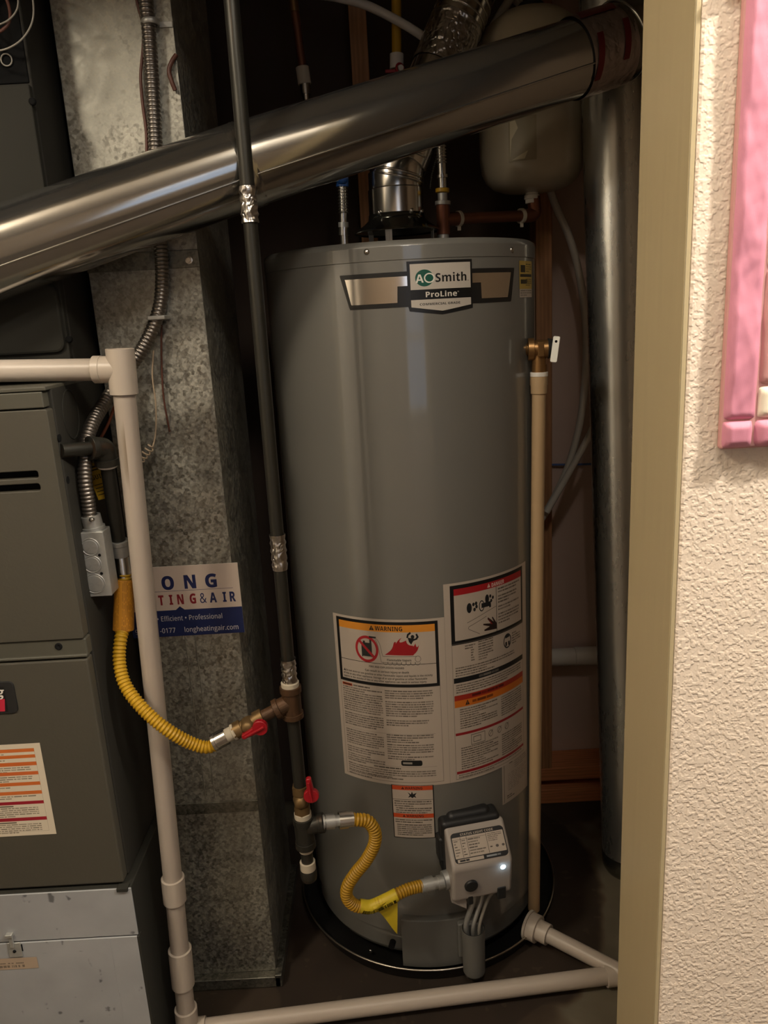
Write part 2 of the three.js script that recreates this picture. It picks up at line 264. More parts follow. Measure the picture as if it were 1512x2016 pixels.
{
  const s = new THREE.Shape(); s.moveTo(-2.7, 0); s.lineTo(2.7, 0); s.lineTo(2.7, CEIL); s.lineTo(-2.7, CEIL); s.closePath();
  s.holes.push(roundRect(0.12, 1.22, 0.95, 2.05, 0.002, THREE.Path));
  struct('wall_hall_back', slab(s, 2.45, 0.12, 0), M.hallPaint);
  const r = new THREE.Shape(); r.moveTo(0.7, 0); r.lineTo(2.57, 0); r.lineTo(2.57, CEIL); r.lineTo(0.7, CEIL); r.closePath(); r.holes.push(roundRect(0.85, 1.75, 0.85, 1.85, 0.002, THREE.Path));
  const rw = slab(r, 0, 0.15, 0); rw.rotateY(-Math.PI / 2); rw.translate(2.75, 0, 0);
  struct('wall_hall_right', [box(2.6, 2.75, 0, CEIL, FRONT, 0.7, 0), metreUV(rw)], M.hallPaint);
  const glass = phy({ color: 0xffffff, transmission: 1, thickness: 0, roughness: 0.02 });
  const w = struct('window_1', [box(0.12, 1.22, 0.95, 1.0, 2.45, 2.57), box(0.12, 1.22, 2.0, 2.05, 2.45, 2.57), box(0.12, 0.17, 1.0, 2.0, 2.45, 2.57), box(1.17, 1.22, 1.0, 2.0, 2.45, 2.57), box(0.17, 1.17, 1.48, 1.52, 2.48, 2.54)], M.white);
  part(w, 'pane', box(0.17, 1.17, 1.0, 2.0, 2.508, 2.512, 0), glass, 'clear window glass');
  const q = struct('window_2', [box(2.6, 2.75, 0.85, 0.9, 0.85, 1.75), box(2.6, 2.75, 1.8, 1.85, 0.85, 1.75), box(2.6, 2.75, 0.9, 1.8, 0.85, 0.9), box(2.6, 2.75, 0.9, 1.8, 1.7, 1.75)], M.white);
  part(q, 'pane', box(2.688, 2.692, 0.9, 1.8, 0.9, 1.7, 0), glass, 'clear window glass');
}
// framing of the back wall
const SX = at(1072, 900, 1.87).x, S2 = at(708, 110, 1.87).x;
for (const x of [SX, S2, S2 - 0.42]) part(back, 'stud', box(x - 0.019, x + 0.019, 0.105, CEIL, BACK + 0.002, -1.87, 0.002), M.stud);
part(back, 'bottom_plate', box(-0.12, 0.66, 0.068, 0.105, BACK + 0.002, -1.868, 0.002), M.plate, 'reddish wooden bottom plate of the open stud wall');
part(back, 'sill_board', box(-0.12, 0.66, 0.001, 0.044, BACK + 0.002, -1.862, 0.002), M.plate, 'pale wooden board flat on the floor');
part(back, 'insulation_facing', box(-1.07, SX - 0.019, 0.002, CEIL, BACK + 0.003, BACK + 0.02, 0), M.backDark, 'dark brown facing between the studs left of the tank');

// hall lamps
for (const L of LAMPS) {
  const p = V(...L.p), t = thing('ceiling_lamp', L.label, 'lamp', V(p.x, CEIL, p.z));
  part(t, 'base', lathe(V(p.x, CEIL, p.z), V(0, -1, 0), [[0, 0], [0, 0.15], [0.012, 0.15], [0.018, 0.14], [0.018, 0]]), M.white);
  part(t, 'glass_shade', lathe(V(p.x, CEIL - 0.019, p.z), V(0, -1, 0), [[0, 0.135], [0.03, 0.134], [0.07, 0.122], [0.10, 0.095], [0.125, 0.05], [0.13, 0.0]]), std({ color: lin(0.9, 0.85, 0.75), emissive: L.c, emissiveIntensity: L.i * 0.5, roughness: 0.4 }));
  const l = new THREE.PointLight(L.c, L.i, 0, 2); l.position.set(p.x, CEIL - 0.09, p.z); l.castShadow = true; l.shadow.radius = L.r; l.shadow.mapSize.set(2048, 2048); l.shadow.bias = -0.0005; scene.add(l);
}

// ================================================================ water heater
const heater = thing('water_heater', 'tall grey cylindrical gas water heater with warning labels, standing in a metal pan', 'water heater', V(TANK.x, TANK.bottom, TANK.z));
{
  const T = TANK, A = V(T.x, T.bottom, T.z);
  const h = T.top - T.bottom, seam = at(790, 512, 1.33).y - T.bottom;
  part(heater, 'jacket', lathe(A, Y, [[0, 0], [0, 0.250], [0.004, 0.256], [0.012, 0.2585], [0.0121, 0.2585], [0.052, 0.2585], [0.0521, 0.2586], [0.055, 0.262], [0.0551, 0.262], [seam + 0.001, 0.262], [seam + 0.001, 0.2]], 160), M.tank);
  part(heater, 'top_lid', lathe(A, Y, [[seam, 0.2], [seam, 0.2622], [seam + 0.0008, 0.2630], [seam + 0.0009, 0.2630], [h - 0.010, 0.2630], [h - 0.0099, 0.2630], [h - 0.004, 0.2615], [h, 0.256], [h - 0.0001, 0.256], [h - 0.008, 0.18], [h - 0.008, 0]], 160), M.tank);
  for (const [px, py] of [[722, 496], [1007, 492]]) { const [p, y] = onTank(px, py), n = V(Math.sin(p), 0, Math.cos(p)); part(heater, 'screw', lathe(V(T.x, y, T.z).addScaledVector(n, 0.2625), n, [[0, 0.0048], [0.001, 0.0048], [0.003, 0.003], [0.0036, 0]], 20), M.steel); }
  for (const [px, py] of [[728, 1874]]) { const [p, y] = onTank(px, py), n = V(Math.sin(p), 0, Math.cos(p)); part(heater, 'screw', lathe(V(T.x, y, T.z).addScaledVector(n, 0.259), n, [[0, 0.0042], [0.001, 0.0042], [0.003, 0.003], [0.0036, 0]], 20), M.steel); }

  // emblem
  const E = (px, py) => onTank(px, py), p0 = E(669, 540)[0], p1 = E(1012, 529)[0], span = p1 - p0, f = (px, py) => (E(px, py)[0] - p0) / span;
  const yT = E(801, 515)[1], yB = E(871, 619)[1];
  const bl = f(689, 609), br = f(1006, 595), cl = f(801, 540), cr = f(929, 535), mid = (cl + cr) / 2;
  const yWt = (E(669, 540)[1] + E(1010, 530)[1]) / 2, yWb = (E(690, 609)[1] + E(1006, 595)[1]) / 2, yS = (E(803, 612)[1] + E(930, 607)[1]) / 2;
  const topF = polyline([[0, yWt], [cl, yWt], [cl, yT], [cr, yT], [cr, yWt], [1, yWt]]);
  const botF = polyline([[0, yWt - 0.002], [bl, yWb], [cl, yWb], [cl, yS], [mid, yB], [cr, yS], [cr, yWb], [br, yWb], [1, yWt - 0.002]]);
  const P = (t) => p0 + span * t;
  const emblem = part(heater, 'emblem', [tankPatch(P(0), P(cl), yB, yT, T.r + 0.0005, 60, (t) => yWt, (t) => botF(t * cl)), tankPatch(P(cl), P(cr), yB, yT, T.r + 0.0005, 60, () => yT, (t) => botF(cl + t * (cr - cl) * 0.9999)), tankPatch(P(cr), P(1), yB, yT, T.r + 0.0005, 60, () => yWt, (t) => botF(cr + 0.0001 + t * (1 - cr)))], M.labelBlack, 'black bordered maker emblem across the top of the tank');
  const bd = 0.0075;   // border
  const cl2 = f(783, 580), cr2 = f(947, 580), yNotch = (E(783, 565)[1] + E(948, 555)[1]) / 2;
  const chromeL = (t) => { const x = t; return x < f(692, 600) ? mix(yWt - bd, yWb + bd, clamp((x - f(679, 545)) / (f(692, 600) - f(679, 545)))) : x < cl2 ? yWb + bd : yNotch; };
  const a0 = f(678, 548), a1 = cl;
  part(emblem, 'chrome_panel', tankPatch(P(a0), P(a1), yB, yT, T.r + 0.001, 90, () => yWt - bd, (t) => chromeL(a0 + t * (a1 - a0))), M.chrome, 'left mirror bright panel of the emblem');
  const b0 = cr, b1 = f(1005, 538);
  part(emblem, 'chrome_panel', tankPatch(P(b0), P(b1), yB, yT, T.r + 0.001, 90, () => yWt - bd, (t) => { const x = b0 + t * (b1 - b0), k = f(999, 590); return x < cr2 ? yNotch : x < k ? yWb + bd : mix(yWb + bd, yWt - bd, clamp((x - k) / (b1 - k))); }), M.chrome, 'right mirror bright panel of the emblem');
  const c0 = f(807, 540), c1 = f(925, 535), d0 = yT - 0.0045, d1 = yB + 0.006;
  const name = paint(768, 640, (x, w, H) => {
    x.fillStyle = '#101010'; x.fillRect(0, 0, w, H);
    x.fillStyle = '#bdb5aa'; x.fillRect(0, 0, w, H * 0.535); x.fillRect(0, H * 0.745, w, H * 0.3);
    x.fillStyle = '#0e5140'; x.beginPath(); x.arc(172, 190, 112, 0, 7); x.fill();
    x.save(); x.translate(0, 0); x.fillStyle = '#e2ddd2'; x.font = 'bold 150px sans-serif'; x.fillText('A', 64, 250);
    x.lineWidth = 17; x.strokeStyle = '#e2ddd2'; x.beginPath(); x.arc(232, 192, 58, 0, 7); x.stroke(); x.restore();
    x.fillStyle = '#151515'; x.save(); x.translate(300, 250); x.scale(1.0, 1.06); x.font = 'bold 150px sans-serif'; x.fillText('Smith', 0, 0); x.font = 'bold 60px sans-serif'; x.fillText('.', 425, 0); x.restore();
    x.fillStyle = '#d8d2c6'; x.font = 'bold 100px sans-serif'; x.save(); x.translate(170, 448); x.scale(1.12, 1); x.fillText('ProLine', 0, 0); x.font = '26px sans-serif'; x.fillText('®', 368, -48); x.restore();
    x.fillStyle = '#161616'; x.font = 'bold 42px sans-serif'; x.save(); x.translate(100, 556); x.scale(1.22, 1); x.fillText('COMMERCIAL GRADE', 0, 0); x.restore();
  });
  const yS2 = yS + 0.006;
  part(emblem, 'name_panel', tankPatch(P(c0), P(c1), d1, d0, T.r + 0.0015, 60, () => d0, (t) => mix(yS2, d1, 1 - Math.abs(t - 0.5) * 2)), std({ map: name, roughness: 0.4 }), 'white panel with green round logo and black lettering');

  // paper labels
  const bars = (x, x0, x1, y0, n, lh, col = '#6f675e', gap = 0.22, thick = 0.42, s = 1) => { x.fillStyle = col; for (let i = 0; i < n; i++) { let k = x0; const end = i === n - 1 || hash(i, n, s) > 0.8 ? x0 + (x1 - x0) * (0.45 + 0.5 * hash(i, 3, s)) : x1; let j = 0; while (k < end - lh * 0.4) { const w = Math.min(end - k, lh * (0.5 + 2.2 * hash(i, j++, s + 7))); x.globalAlpha = 0.55 + 0.45 * hash(i, j, s + 11); x.fillRect(k, y0 + i * lh, w, lh * thick); k += w + lh * gap; } } x.globalAlpha = 1; };
  const tri = (x, cx, cy, r, fill, bang) => { x.fillStyle = fill; x.beginPath(); x.moveTo(cx, cy - r); x.lineTo(cx + r, cy + r * 0.75); x.lineTo(cx - r, cy + r * 0.75); x.closePath(); x.fill(); x.fillStyle = bang; x.fillRect(cx - r * 0.1, cy - r * 0.35, r * 0.2, r * 0.6); x.fillRect(cx - r * 0.1, cy + r * 0.38, r * 0.2, r * 0.2); };
  const corner = (pts) => { const q = pts.map(([a, b]) => onTank(a, b)); return { p0: (q[0][0] + q[3][0]) / 2, p1: (q[1][0] + q[2][0]) / 2, y1: (q[0][1] + q[1][1]) / 2, y0: (q[2][1] + q[3][1]) / 2 }; };
  const stick = (name, k, r, tx, label) => part(heater, name, tankPatch(k.p0, k.p1, k.y0, k.y1, T.r + r, 60), std({ map: tx, roughness: 0.5 }), label);
  const paper = '#b3a698';
  const k1 = corner([[655.5, 1208], [873, 1212], [887, 1537], [680, 1526]]);
  stick('warning_label', k1, 0.0007, paint(1024, 1400, (x, w, H) => {
    x.fillStyle = paper; x.fillRect(0, 0, w, H);
    x.fillStyle = '#0b0b0c'; x.fillRect(36, 20, 930, 530); x.fillStyle = paper; x.fillRect(64, 44, 876, 482);
    x.fillStyle = '#d4892a'; x.fillRect(64, 44, 876, 58); tri(x, 388, 76, 22, '#141414', '#d4892a');
    x.fillStyle = '#141414'; x.font = 'bold 50px sans-serif'; x.save(); x.translate(420, 92); x.scale(1.0, 0.95); x.fillText('WARNING', 0, 0); x.restore();
    // no-fuel-can symbol
    x.fillStyle = '#2b2c2a'; x.fillRect(283, 200, 98, 118); x.fillRect(300, 186, 20, 20); x.fillRect(362, 168, 18, 40); x.fillStyle = paper; x.fillRect(292, 312, 84, 5); x.lineWidth = 22; x.strokeStyle = '#a32027'; x.beginPath(); x.arc(332, 252, 98, 0, 7); x.stroke(); x.beginPath(); x.moveTo(266, 190); x.lineTo(400, 316); x.stroke();
    x.strokeStyle = '#222'; x.lineWidth = 14; x.beginPath(); x.moveTo(360, 150); x.lineTo(424, 152); x.stroke();
    x.lineWidth = 3; x.strokeStyle = '#4a4640'; x.beginPath(); x.moveTo(428, 160); x.bezierCurveTo(470, 200, 460, 250, 478, 300); x.lineTo(770, 296); x.stroke(); x.beginPath(); x.moveTo(418, 166); x.bezierCurveTo(450, 220, 446, 280, 462, 350); x.lineTo(640, 352); x.stroke();
    x.beginPath(); for (let i = 0; i < 8; i++) x.arc(500 + i * 40, 346, 22, Math.PI, 0, true); x.stroke(); x.beginPath(); x.arc(784, 318, 24, 0, 7); x.stroke();
    x.fillStyle = '#97131b'; x.beginPath(); x.moveTo(496, 286); x.bezierCurveTo(560, 250, 570, 230, 580, 190); x.bezierCurveTo(600, 160, 606, 190, 590, 205); x.bezierCurveTo(620, 160, 640, 150, 650, 146); x.bezierCurveTo(610, 190, 640, 190, 690, 166); x.bezierCurveTo(690, 200, 720, 210, 744, 208); x.bezierCurveTo(748, 226, 764, 200, 768, 190); x.bezierCurveTo(776, 230, 780, 230, 796, 206); x.bezierCurveTo(790, 260, 760, 270, 744, 288); x.closePath(); x.fill();
    x.fillStyle = '#121212'; x.beginPath(); x.arc(746, 138, 15, 0, 7); x.fill(); x.lineWidth = 15; x.strokeStyle = '#121212'; x.beginPath(); x.moveTo(700, 146); x.lineTo(706, 122); x.lineTo(730, 104); x.stroke(); x.beginPath(); x.moveTo(772, 160); x.lineTo(790, 140); x.lineTo(778, 116); x.stroke(); x.beginPath(); x.moveTo(704, 144); x.lineTo(790, 158); x.lineTo(750, 172); x.lineTo(732, 200); x.lineTo(714, 180); x.closePath(); x.fill();
    x.fillStyle = '#25211d'; x.font = 'bold 24px sans-serif'; x.fillText('Flammable Vapors', 512, 336);
    x.fillStyle = '#111'; x.fillRect(64, 360, 876, 4);
    x.textAlign = 'center'; x.fillStyle = '#25211d'; x.font = 'bold 22px sans-serif'; x.fillText('FIRE AND EXPLOSION HAZARD', 502, 400); x.font = 'bold 23px sans-serif'; x.fillText('Can result in serious injury or death', 502, 436); x.textAlign = 'left';
    tri(x, 92, 456, 12, '#161616', paper); x.fillStyle = '#25211d'; x.font = 'bold 22px sans-serif'; x.save(); x.scale(0.93, 1); x.fillText('Do not store or use gasoline or other flammable vapors and liquids in the vicinity', 112, 464); x.fillText('of this or any other appliance. Storage of or use of gasoline or other flammable', 82, 490); x.fillText('vapors in the vicinity of this or any other appliance can result in serious injury.', 82, 515); x.restore();
    x.fillStyle = '#a8431f'; x.fillRect(56, 566, 106, 22); x.fillStyle = '#2a211a'; x.fillRect(66, 573, 86, 9); bars(x, 172, 360, 571, 1, 22, '#3a342d', 0.2, 0.5, 3);
    const col = (x0, x1, y0, n, s) => bars(x, x0, x1, y0, n, 19.5, '#584f47', 0.22, 0.5, s);
    col(56, 450, 596, 11, 5); col(56, 450, 820, 6, 6); col(476, 900, 580, 4, 7); col(476, 900, 672, 7, 8); col(476, 900, 830, 3, 9);
    x.fillStyle = '#7d746a'; x.fillRect(50, 950, 860, 2); x.fillRect(50, 30 + 1390 - 90, 0, 0);
    col(60, 440, 968, 7, 10); col(60, 440, 1118, 3, 11); col(60, 440, 1182, 4, 12); col(470, 890, 956, 4, 13); col(470, 890, 1040, 5, 14); col(470, 890, 1142, 2, 15);
    x.fillStyle = '#141414'; x.beginPath(); x.roundRect(590, 1176, 190, 48, 16); x.fill(); bars(x, 606, 764, 1192, 1, 34, '#b9b0a4', 0.1, 0.5, 31);
    x.fillStyle = '#7d746a'; x.fillRect(50, 1234, 860, 2); bars(x, 330, 620, 1246, 1, 22, '#3a342d', 0.2, 0.5, 3); col(60, 900, 1270, 4, 17); col(60, 600, 1340, 2, 18);
    x.strokeStyle = '#6b6259'; x.lineWidth = 3; x.strokeRect(36, 552, 930, 820);
  }), 'large white warning label with an orange bar and black frame');
  const k2 = corner([[870, 1150], [1032, 1106], [1038, 1478], [888, 1534]]);
  stick('warning_label', k2, 0.0010, paint(1024, 1500, (x, w, H) => {
    x.fillStyle = paper; x.fillRect(0, 0, w, H);
    x.fillStyle = '#0b0b0c'; x.fillRect(60, 18, 890, 430); x.fillStyle = paper; x.fillRect(96, 44, 826, 374); x.fillStyle = '#a0191f'; x.fillRect(96, 44, 826, 46); tri(x, 462, 68, 17, '#d8cdbf', '#a0191f'); x.fillStyle = '#d8cdbf'; x.font = 'bold 40px sans-serif'; x.fillText('DANGER', 492, 84);
    x.fillStyle = '#1a1a1a'; x.fillRect(548, 90, 5, 330);
    x.fillStyle = '#16181b'; x.beginPath(); x.ellipse(246, 196, 26, 36, 0, 0, 7); x.fill(); for (const [a, b] of [[290, 176], [300, 214], [322, 196], [318, 172]]) { x.beginPath(); x.arc(a, b, 13, 0, 7); x.fill(); }
    x.beginPath(); x.ellipse(440, 160, 22, 32, 0, 0, 7); x.fill(); for (const [a, b] of [[478, 146], [488, 180], [508, 160]]) { x.beginPath(); x.arc(a, b, 12, 0, 7); x.fill(); }
    x.lineWidth = 8; x.strokeStyle = '#16181b'; x.beginPath(); x.ellipse(378, 200, 26, 36, 0, 0, 7); x.stroke(); x.fillRect(376, 182, 106, 34); x.fillRect(462, 200, 22, 26);
    x.lineWidth = 3; x.strokeStyle = '#4a443c'; x.beginPath(); x.moveTo(220, 300); x.lineTo(440, 250); x.lineTo(548, 232); x.moveTo(240, 330); x.lineTo(430, 284); x.moveTo(240, 330); x.quadraticCurveTo(216, 344, 260, 360); x.lineTo(350, 400); x.stroke();
    x.fillStyle = '#251513'; x.beginPath(); x.moveTo(548, 356); x.lineTo(500, 300); x.lineTo(492, 306); x.lineTo(512, 340); x.lineTo(446, 296); x.lineTo(440, 308); x.lineTo(478, 346); x.lineTo(392, 334); x.lineTo(390, 344); x.lineTo(466, 366); x.lineTo(400, 380); x.lineTo(404, 390); x.lineTo(548, 400); x.closePath(); x.fill(); x.fillStyle = '#7c1a16'; x.beginPath(); x.moveTo(446, 300); x.lineTo(500, 356); x.lineTo(480, 352); x.closePath(); x.fill();
    const ln = (x0, x1, y0, n, s, lh = 20) => bars(x, x0, x1, y0, n, lh, '#574d44', 0.22, 0.48, s);
    ln(572, 890, 106, 2, 2, 22); ln(572, 880, 160, 3, 3, 22); ln(572, 890, 236, 2, 4, 22); ln(572, 880, 292, 4, 5, 22);
    ln(190, 300, 462, 2, 6, 19); for (let i = 0; i < 5; i++) { ln(250, 300, 500 + i * 19, 1, 30 + i, 19); } ln(330, 500, 452, 8, 7, 19);
    x.lineWidth = 10; x.strokeStyle = '#191c22'; x.beginPath(); x.arc(690, 524, 50, 0, 7); x.stroke(); x.fillStyle = '#191c22'; x.beginPath(); x.arc(690, 500, 30, 3.1, 6.2); x.fill(); x.fillRect(660, 530, 24, 30); x.fillRect(700, 530, 24, 30); ln(760, 900, 480, 5, 8, 19);
    ln(90, 800, 616, 4, 9, 19); x.fillStyle = '#101214'; x.fillRect(70, 694, 870, 38); bars(x, 330, 700, 704, 1, 36, '#8b8278', 0.12, 0.5, 12); ln(90, 900, 746, 4, 10, 18);
    x.fillStyle = '#9b2a1a'; x.fillRect(70, 826, 870, 40); bars(x, 250, 720, 836, 1, 38, '#55100c', 0.14, 0.5, 14); x.fillStyle = '#c46a1e'; x.fillRect(70, 866, 870, 52); tri(x, 200, 892, 22, '#1b1b1b', '#c46a1e'); bars(x, 252, 620, 880, 1, 44, '#5e2a10', 0.14, 0.45, 15);
    for (const [y, n, s] of [[934, 9, 20], [1180 + 56, 10, 22]]) { ln(120, 540, y, n, s, 18); ln(590, 910, y, n, s + 1, 18); }
    x.fillStyle = '#8d1a20'; x.fillRect(70, 1116, 870, 20); x.fillRect(70, 1420, 870, 20);
    x.lineWidth = 4; x.strokeStyle = '#3c362f'; x.strokeRect(230, 1150, 150, 78); x.strokeRect(254, 1170, 80, 40); for (const i of [430, 540, 640]) { x.beginPath(); x.arc(i + 20, 1185, 24, 0, 7); x.stroke(); x.beginPath(); x.moveTo(i, 1200); x.lineTo(i + 46, 1160); x.stroke(); }
    ln(90, 900, 1448, 2, 25, 18); x.strokeStyle = '#6b6259'; x.lineWidth = 3; x.strokeRect(62, 440, 886, 1040);
  }), 'white danger label with a red bar and hot water picture');
  const k3 = corner([[769.5, 1544], [853, 1544], [858, 1648], [777, 1648]]);
  stick('warning_label', k3, 0.0007, paint(512, 660, (x, w, H) => {
    x.fillStyle = '#0c0c0d'; x.fillRect(0, 0, w, H); x.fillStyle = paper; x.fillRect(10, 6, 490, 646);
    for (const y of [8, 352]) { x.fillStyle = '#c2491f'; x.fillRect(10, y, 490, 52); tri(x, 140, y + 28, 18, '#2a1711', '#c2491f'); x.fillStyle = '#2a1711'; x.font = 'bold 44px sans-serif'; x.fillText('WARNING', 166, y + 42); }
    x.fillStyle = '#17181a'; x.beginPath(); x.moveTo(200, 150); x.lineTo(222, 120); x.lineTo(196, 84); x.lineTo(236, 110); x.lineTo(250, 74); x.lineTo(262, 108); x.lineTo(306, 90); x.lineTo(284, 124); x.lineTo(300, 154); x.lineTo(272, 140); x.lineTo(252, 156); x.lineTo(232, 140); x.closePath(); x.fill(); x.fillRect(10, 176, 490, 4);
    bars(x, 28, 480, 194, 3, 28, '#4d453d', 0.2, 0.5, 4); bars(x, 46, 480, 278, 3, 27, '#4d453d', 0.2, 0.5, 5); bars(x, 28, 480, 424, 2, 27, '#4d453d', 0.2, 0.5, 6); bars(x, 46, 470, 486, 6, 25, '#4d453d', 0.2, 0.5, 7);
  }), 'small white label with two orange bars under the large label');
  const k4 = corner([[987, 1494], [1037, 1462], [1037, 1545], [989, 1586]]);
  stick('rating_label', k4, 0.0009, paint(256, 400, (x, w, H) => { x.fillStyle = '#a99d90'; x.fillRect(0, 0, w, H); x.fillStyle = '#3a342e'; x.fillRect(16, 10, 3, 380); x.beginPath(); x.moveTo(60, 66); x.lineTo(76, 40); x.lineTo(92, 66); x.closePath(); x.fill(); bars(x, 110, 236, 50, 5, 18, '#7a7067', 0.3, 0.4, 2); bars(x, 50, 236, 150, 10, 16, '#857b71', 0.5, 0.4, 5); bars(x, 40, 120, 340, 2, 18, '#3c352e', 0.2, 0.5, 8); }), 'plain white label low on the right side of the tank');
  const k5 = corner([[1021, 516], [1046, 512], [1046, 584], [1023, 587]]);
  stick('energy_label', k5, 0.0007, paint(128, 256, (x, w, H) => { x.fillStyle = '#b79a45'; x.fillRect(0, 0, w, H); x.fillStyle = '#2c2413'; x.fillRect(6, 92, 116, 20); x.fillRect(10, 30, 40, 50); x.fillRect(10, 130, 60, 30); bars(x, 56, 120, 20, 4, 16, '#5e5026', 0.2, 0.5, 2); bars(x, 56, 120, 124, 4, 14, '#5e5026', 0.2, 0.5, 3); x.fillStyle = '#b9ad9f'; x.fillRect(0, 196, 128, 60); bars(x, 8, 120, 204, 3, 16, '#6c6257', 0.2, 0.5, 4); }), 'narrow yellow label at the top right edge of the tank');

  // burner access cover, wire cover tube
  const ca = onTank(792, 1800)[0], cb = onTank(938, 1812)[0], cyT = onTank(850, 1802)[1], cyB = onTank(850, 1893)[1];
  const cov = []; { const s = new THREE.Shape(), n = 24; for (let i = 0; i <= n; i++) { const p = ca + (cb - ca) * i / n; s.lineTo ? (i ? s.lineTo(Math.sin(p) * 0.278, -Math.cos(p) * 0.278) : s.moveTo(Math.sin(p) * 0.278, -Math.cos(p) * 0.278)) : 0; } for (let i = n; i >= 0; i--) { const p = ca + (cb - ca) * i / n; s.lineTo(Math.sin(p) * 0.2605, -Math.cos(p) * 0.2605); } s.closePath(); const g = new THREE.ExtrudeGeometry(s, { depth: cyT - cyB - 0.004, bevelEnabled: true, bevelThickness: 0.002, bevelSize: 0.002, bevelOffset: -0.002, bevelSegments: 2, curveSegments: 4 }); g.rotateX(-Math.PI / 2); g.translate(TANK.x, cyB + 0.002, TANK.z); cov.push(metreUV(g)); }
  part(heater, 'access_cover', cov, M.tankCover, 'grey metal cover over the burner opening');
  { const a = onTank(792, 1840)[0], n = V(Math.sin(a), 0, Math.cos(a)), q = at(773, 1856, 1.33); part(heater, 'cover_clip', rod(V(q.x, q.y, q.z).addScaledVector(n, -0.004), V(q.x, q.y, q.z).addScaledVector(n, 0.012), 0.0065), M.black, 'dark plug beside the cover'); }
  const t0 = at(934, 1918, 1.293), t1 = V(t0.x, at(942, 1826, 1.293).y, t0.z);
  part(heater, 'wire_cover', [lathe(t0, Y, [[0, 0], [0.0, 0.012], [0.004, 0.019], [0.012, 0.0225], [0.0121, 0.0225], [t1.y - t0.y, 0.0235], [t1.y - t0.y, 0.021], [t1.y - t0.y - 0.03, 0.021], [t1.y - t0.y - 0.03, 0]], 40), box(t0.x - 0.03, t0.x + 0.02, t0.y + 0.03, t1.y - 0.002, t0.z - 0.03, t0.z - 0.012, 0.004)], M.tankCover, 'upright grey tube below the control valve');

  // gas control valve with its white housing
  const yaw = 0.19, fold = at(951, 1706, 1.264), o = fold.clone().addScaledVector(V(Math.sin(yaw), 0, Math.cos(yaw)), -0.035), L = (x, y, z) => V(x, y, z).applyAxisAngle(Y, yaw).add(o);       // local frame: x right, y up, z out of the tank
  const turn = (g) => { g.rotateY(yaw); g.translate(o.x, o.y, o.z); return g; };
  const prof = new THREE.Shape(); prof.moveTo(-0.016, -0.072); prof.lineTo(0.018, -0.078); prof.quadraticCurveTo(0.026, -0.078, 0.027, -0.068); prof.lineTo(0.035, -0.006); prof.quadraticCurveTo(0.037, 0.003, 0.032, 0.009); prof.lineTo(-0.009, 0.054); prof.quadraticCurveTo(-0.014, 0.060, -0.020, 0.060); prof.lineTo(-0.024, 0.060); prof.closePath();
  const W2 = 0.0605;
  let g = new THREE.ExtrudeGeometry(prof, { depth: 2 * W2 - 0.014, bevelEnabled: true, bevelThickness: 0.007, bevelSize: 0.006, bevelOffset: -0.006, bevelSegments: 5, curveSegments: 8 });
  g.translate(0, 0, -W2 + 0.007); g.rotateY(-Math.PI / 2);
  const flap = new THREE.ExtrudeGeometry((() => { const s = new THREE.Shape(); s.moveTo(-0.060, -0.070); s.lineTo(-0.058, -0.086); s.lineTo(-0.030, -0.106); s.lineTo(-0.028, -0.070); s.closePath(); return s; })(), { depth: 0.006, bevelEnabled: true, bevelThickness: 0.001, bevelSize: 0.001, bevelSegments: 2 }); flap.translate(0, 0, 0.008);
  const valve = part(heater, 'gas_control_valve', [turn(g), turn(flap)], M.valveWhite, 'off-white gas control valve with a black dial and a lit status light');
  part(valve, 'back_plate', [turn(box(-0.066, 0.056, -0.050, 0.070, -0.060, -0.016, 0.010)), turn(box(-0.050, 0.040, 0.0, 0.078, -0.056, -0.026, 0.012)), turn(box(-0.072, -0.04, -0.02, 0.034, -0.055, -0.02, 0.006)), turn(box(0.03, 0.066, -0.074, -0.04, -0.055, -0.006, 0.005))], M.rubber, 'black body behind the white housing');
  part(valve, 'dial', [orient(lathe(V(0, 0, 0), Y, [[0, 0.0132], [0.004, 0.0132], [0.006, 0.0115], [0.006, 0]], 36), L(-0.024, -0.040, 0.0305), V(Math.sin(yaw), -0.13, Math.cos(yaw)))], M.rubber, 'round black dial');
  const led = std({ color: lin(0.7, 0.8, 0.9), emissive: lin(0.62, 0.85, 1.0), emissiveIntensity: 1.5, roughness: 0.3 });
  part(valve, 'status_light', orient(lathe(V(0, 0, 0), Y, [[0, 0.0058], [0.001, 0.0058], [0.003, 0.0034], [0.0035, 0]], 24), L(0.0405, -0.010, 0.0338), V(Math.sin(yaw), -0.1, Math.cos(yaw))), led, 'bluish white status light, lit');
  const ll = new THREE.PointLight(new THREE.Color(0.6, 0.82, 1.0), 0.0005, 0, 2); ll.position.copy(L(0.0405, -0.010, 0.044)); ll.castShadow = true; ll.shadow.radius = 0.25; scene.add(ll);
  const lab = new THREE.PlaneGeometry(0.108, 0.056); lab.rotateX(-Math.atan2(0.041, 0.045)); lab.translate(0, 0.0315, 0.0115); lab.translate(0.001, 0.0006, 0.0008);
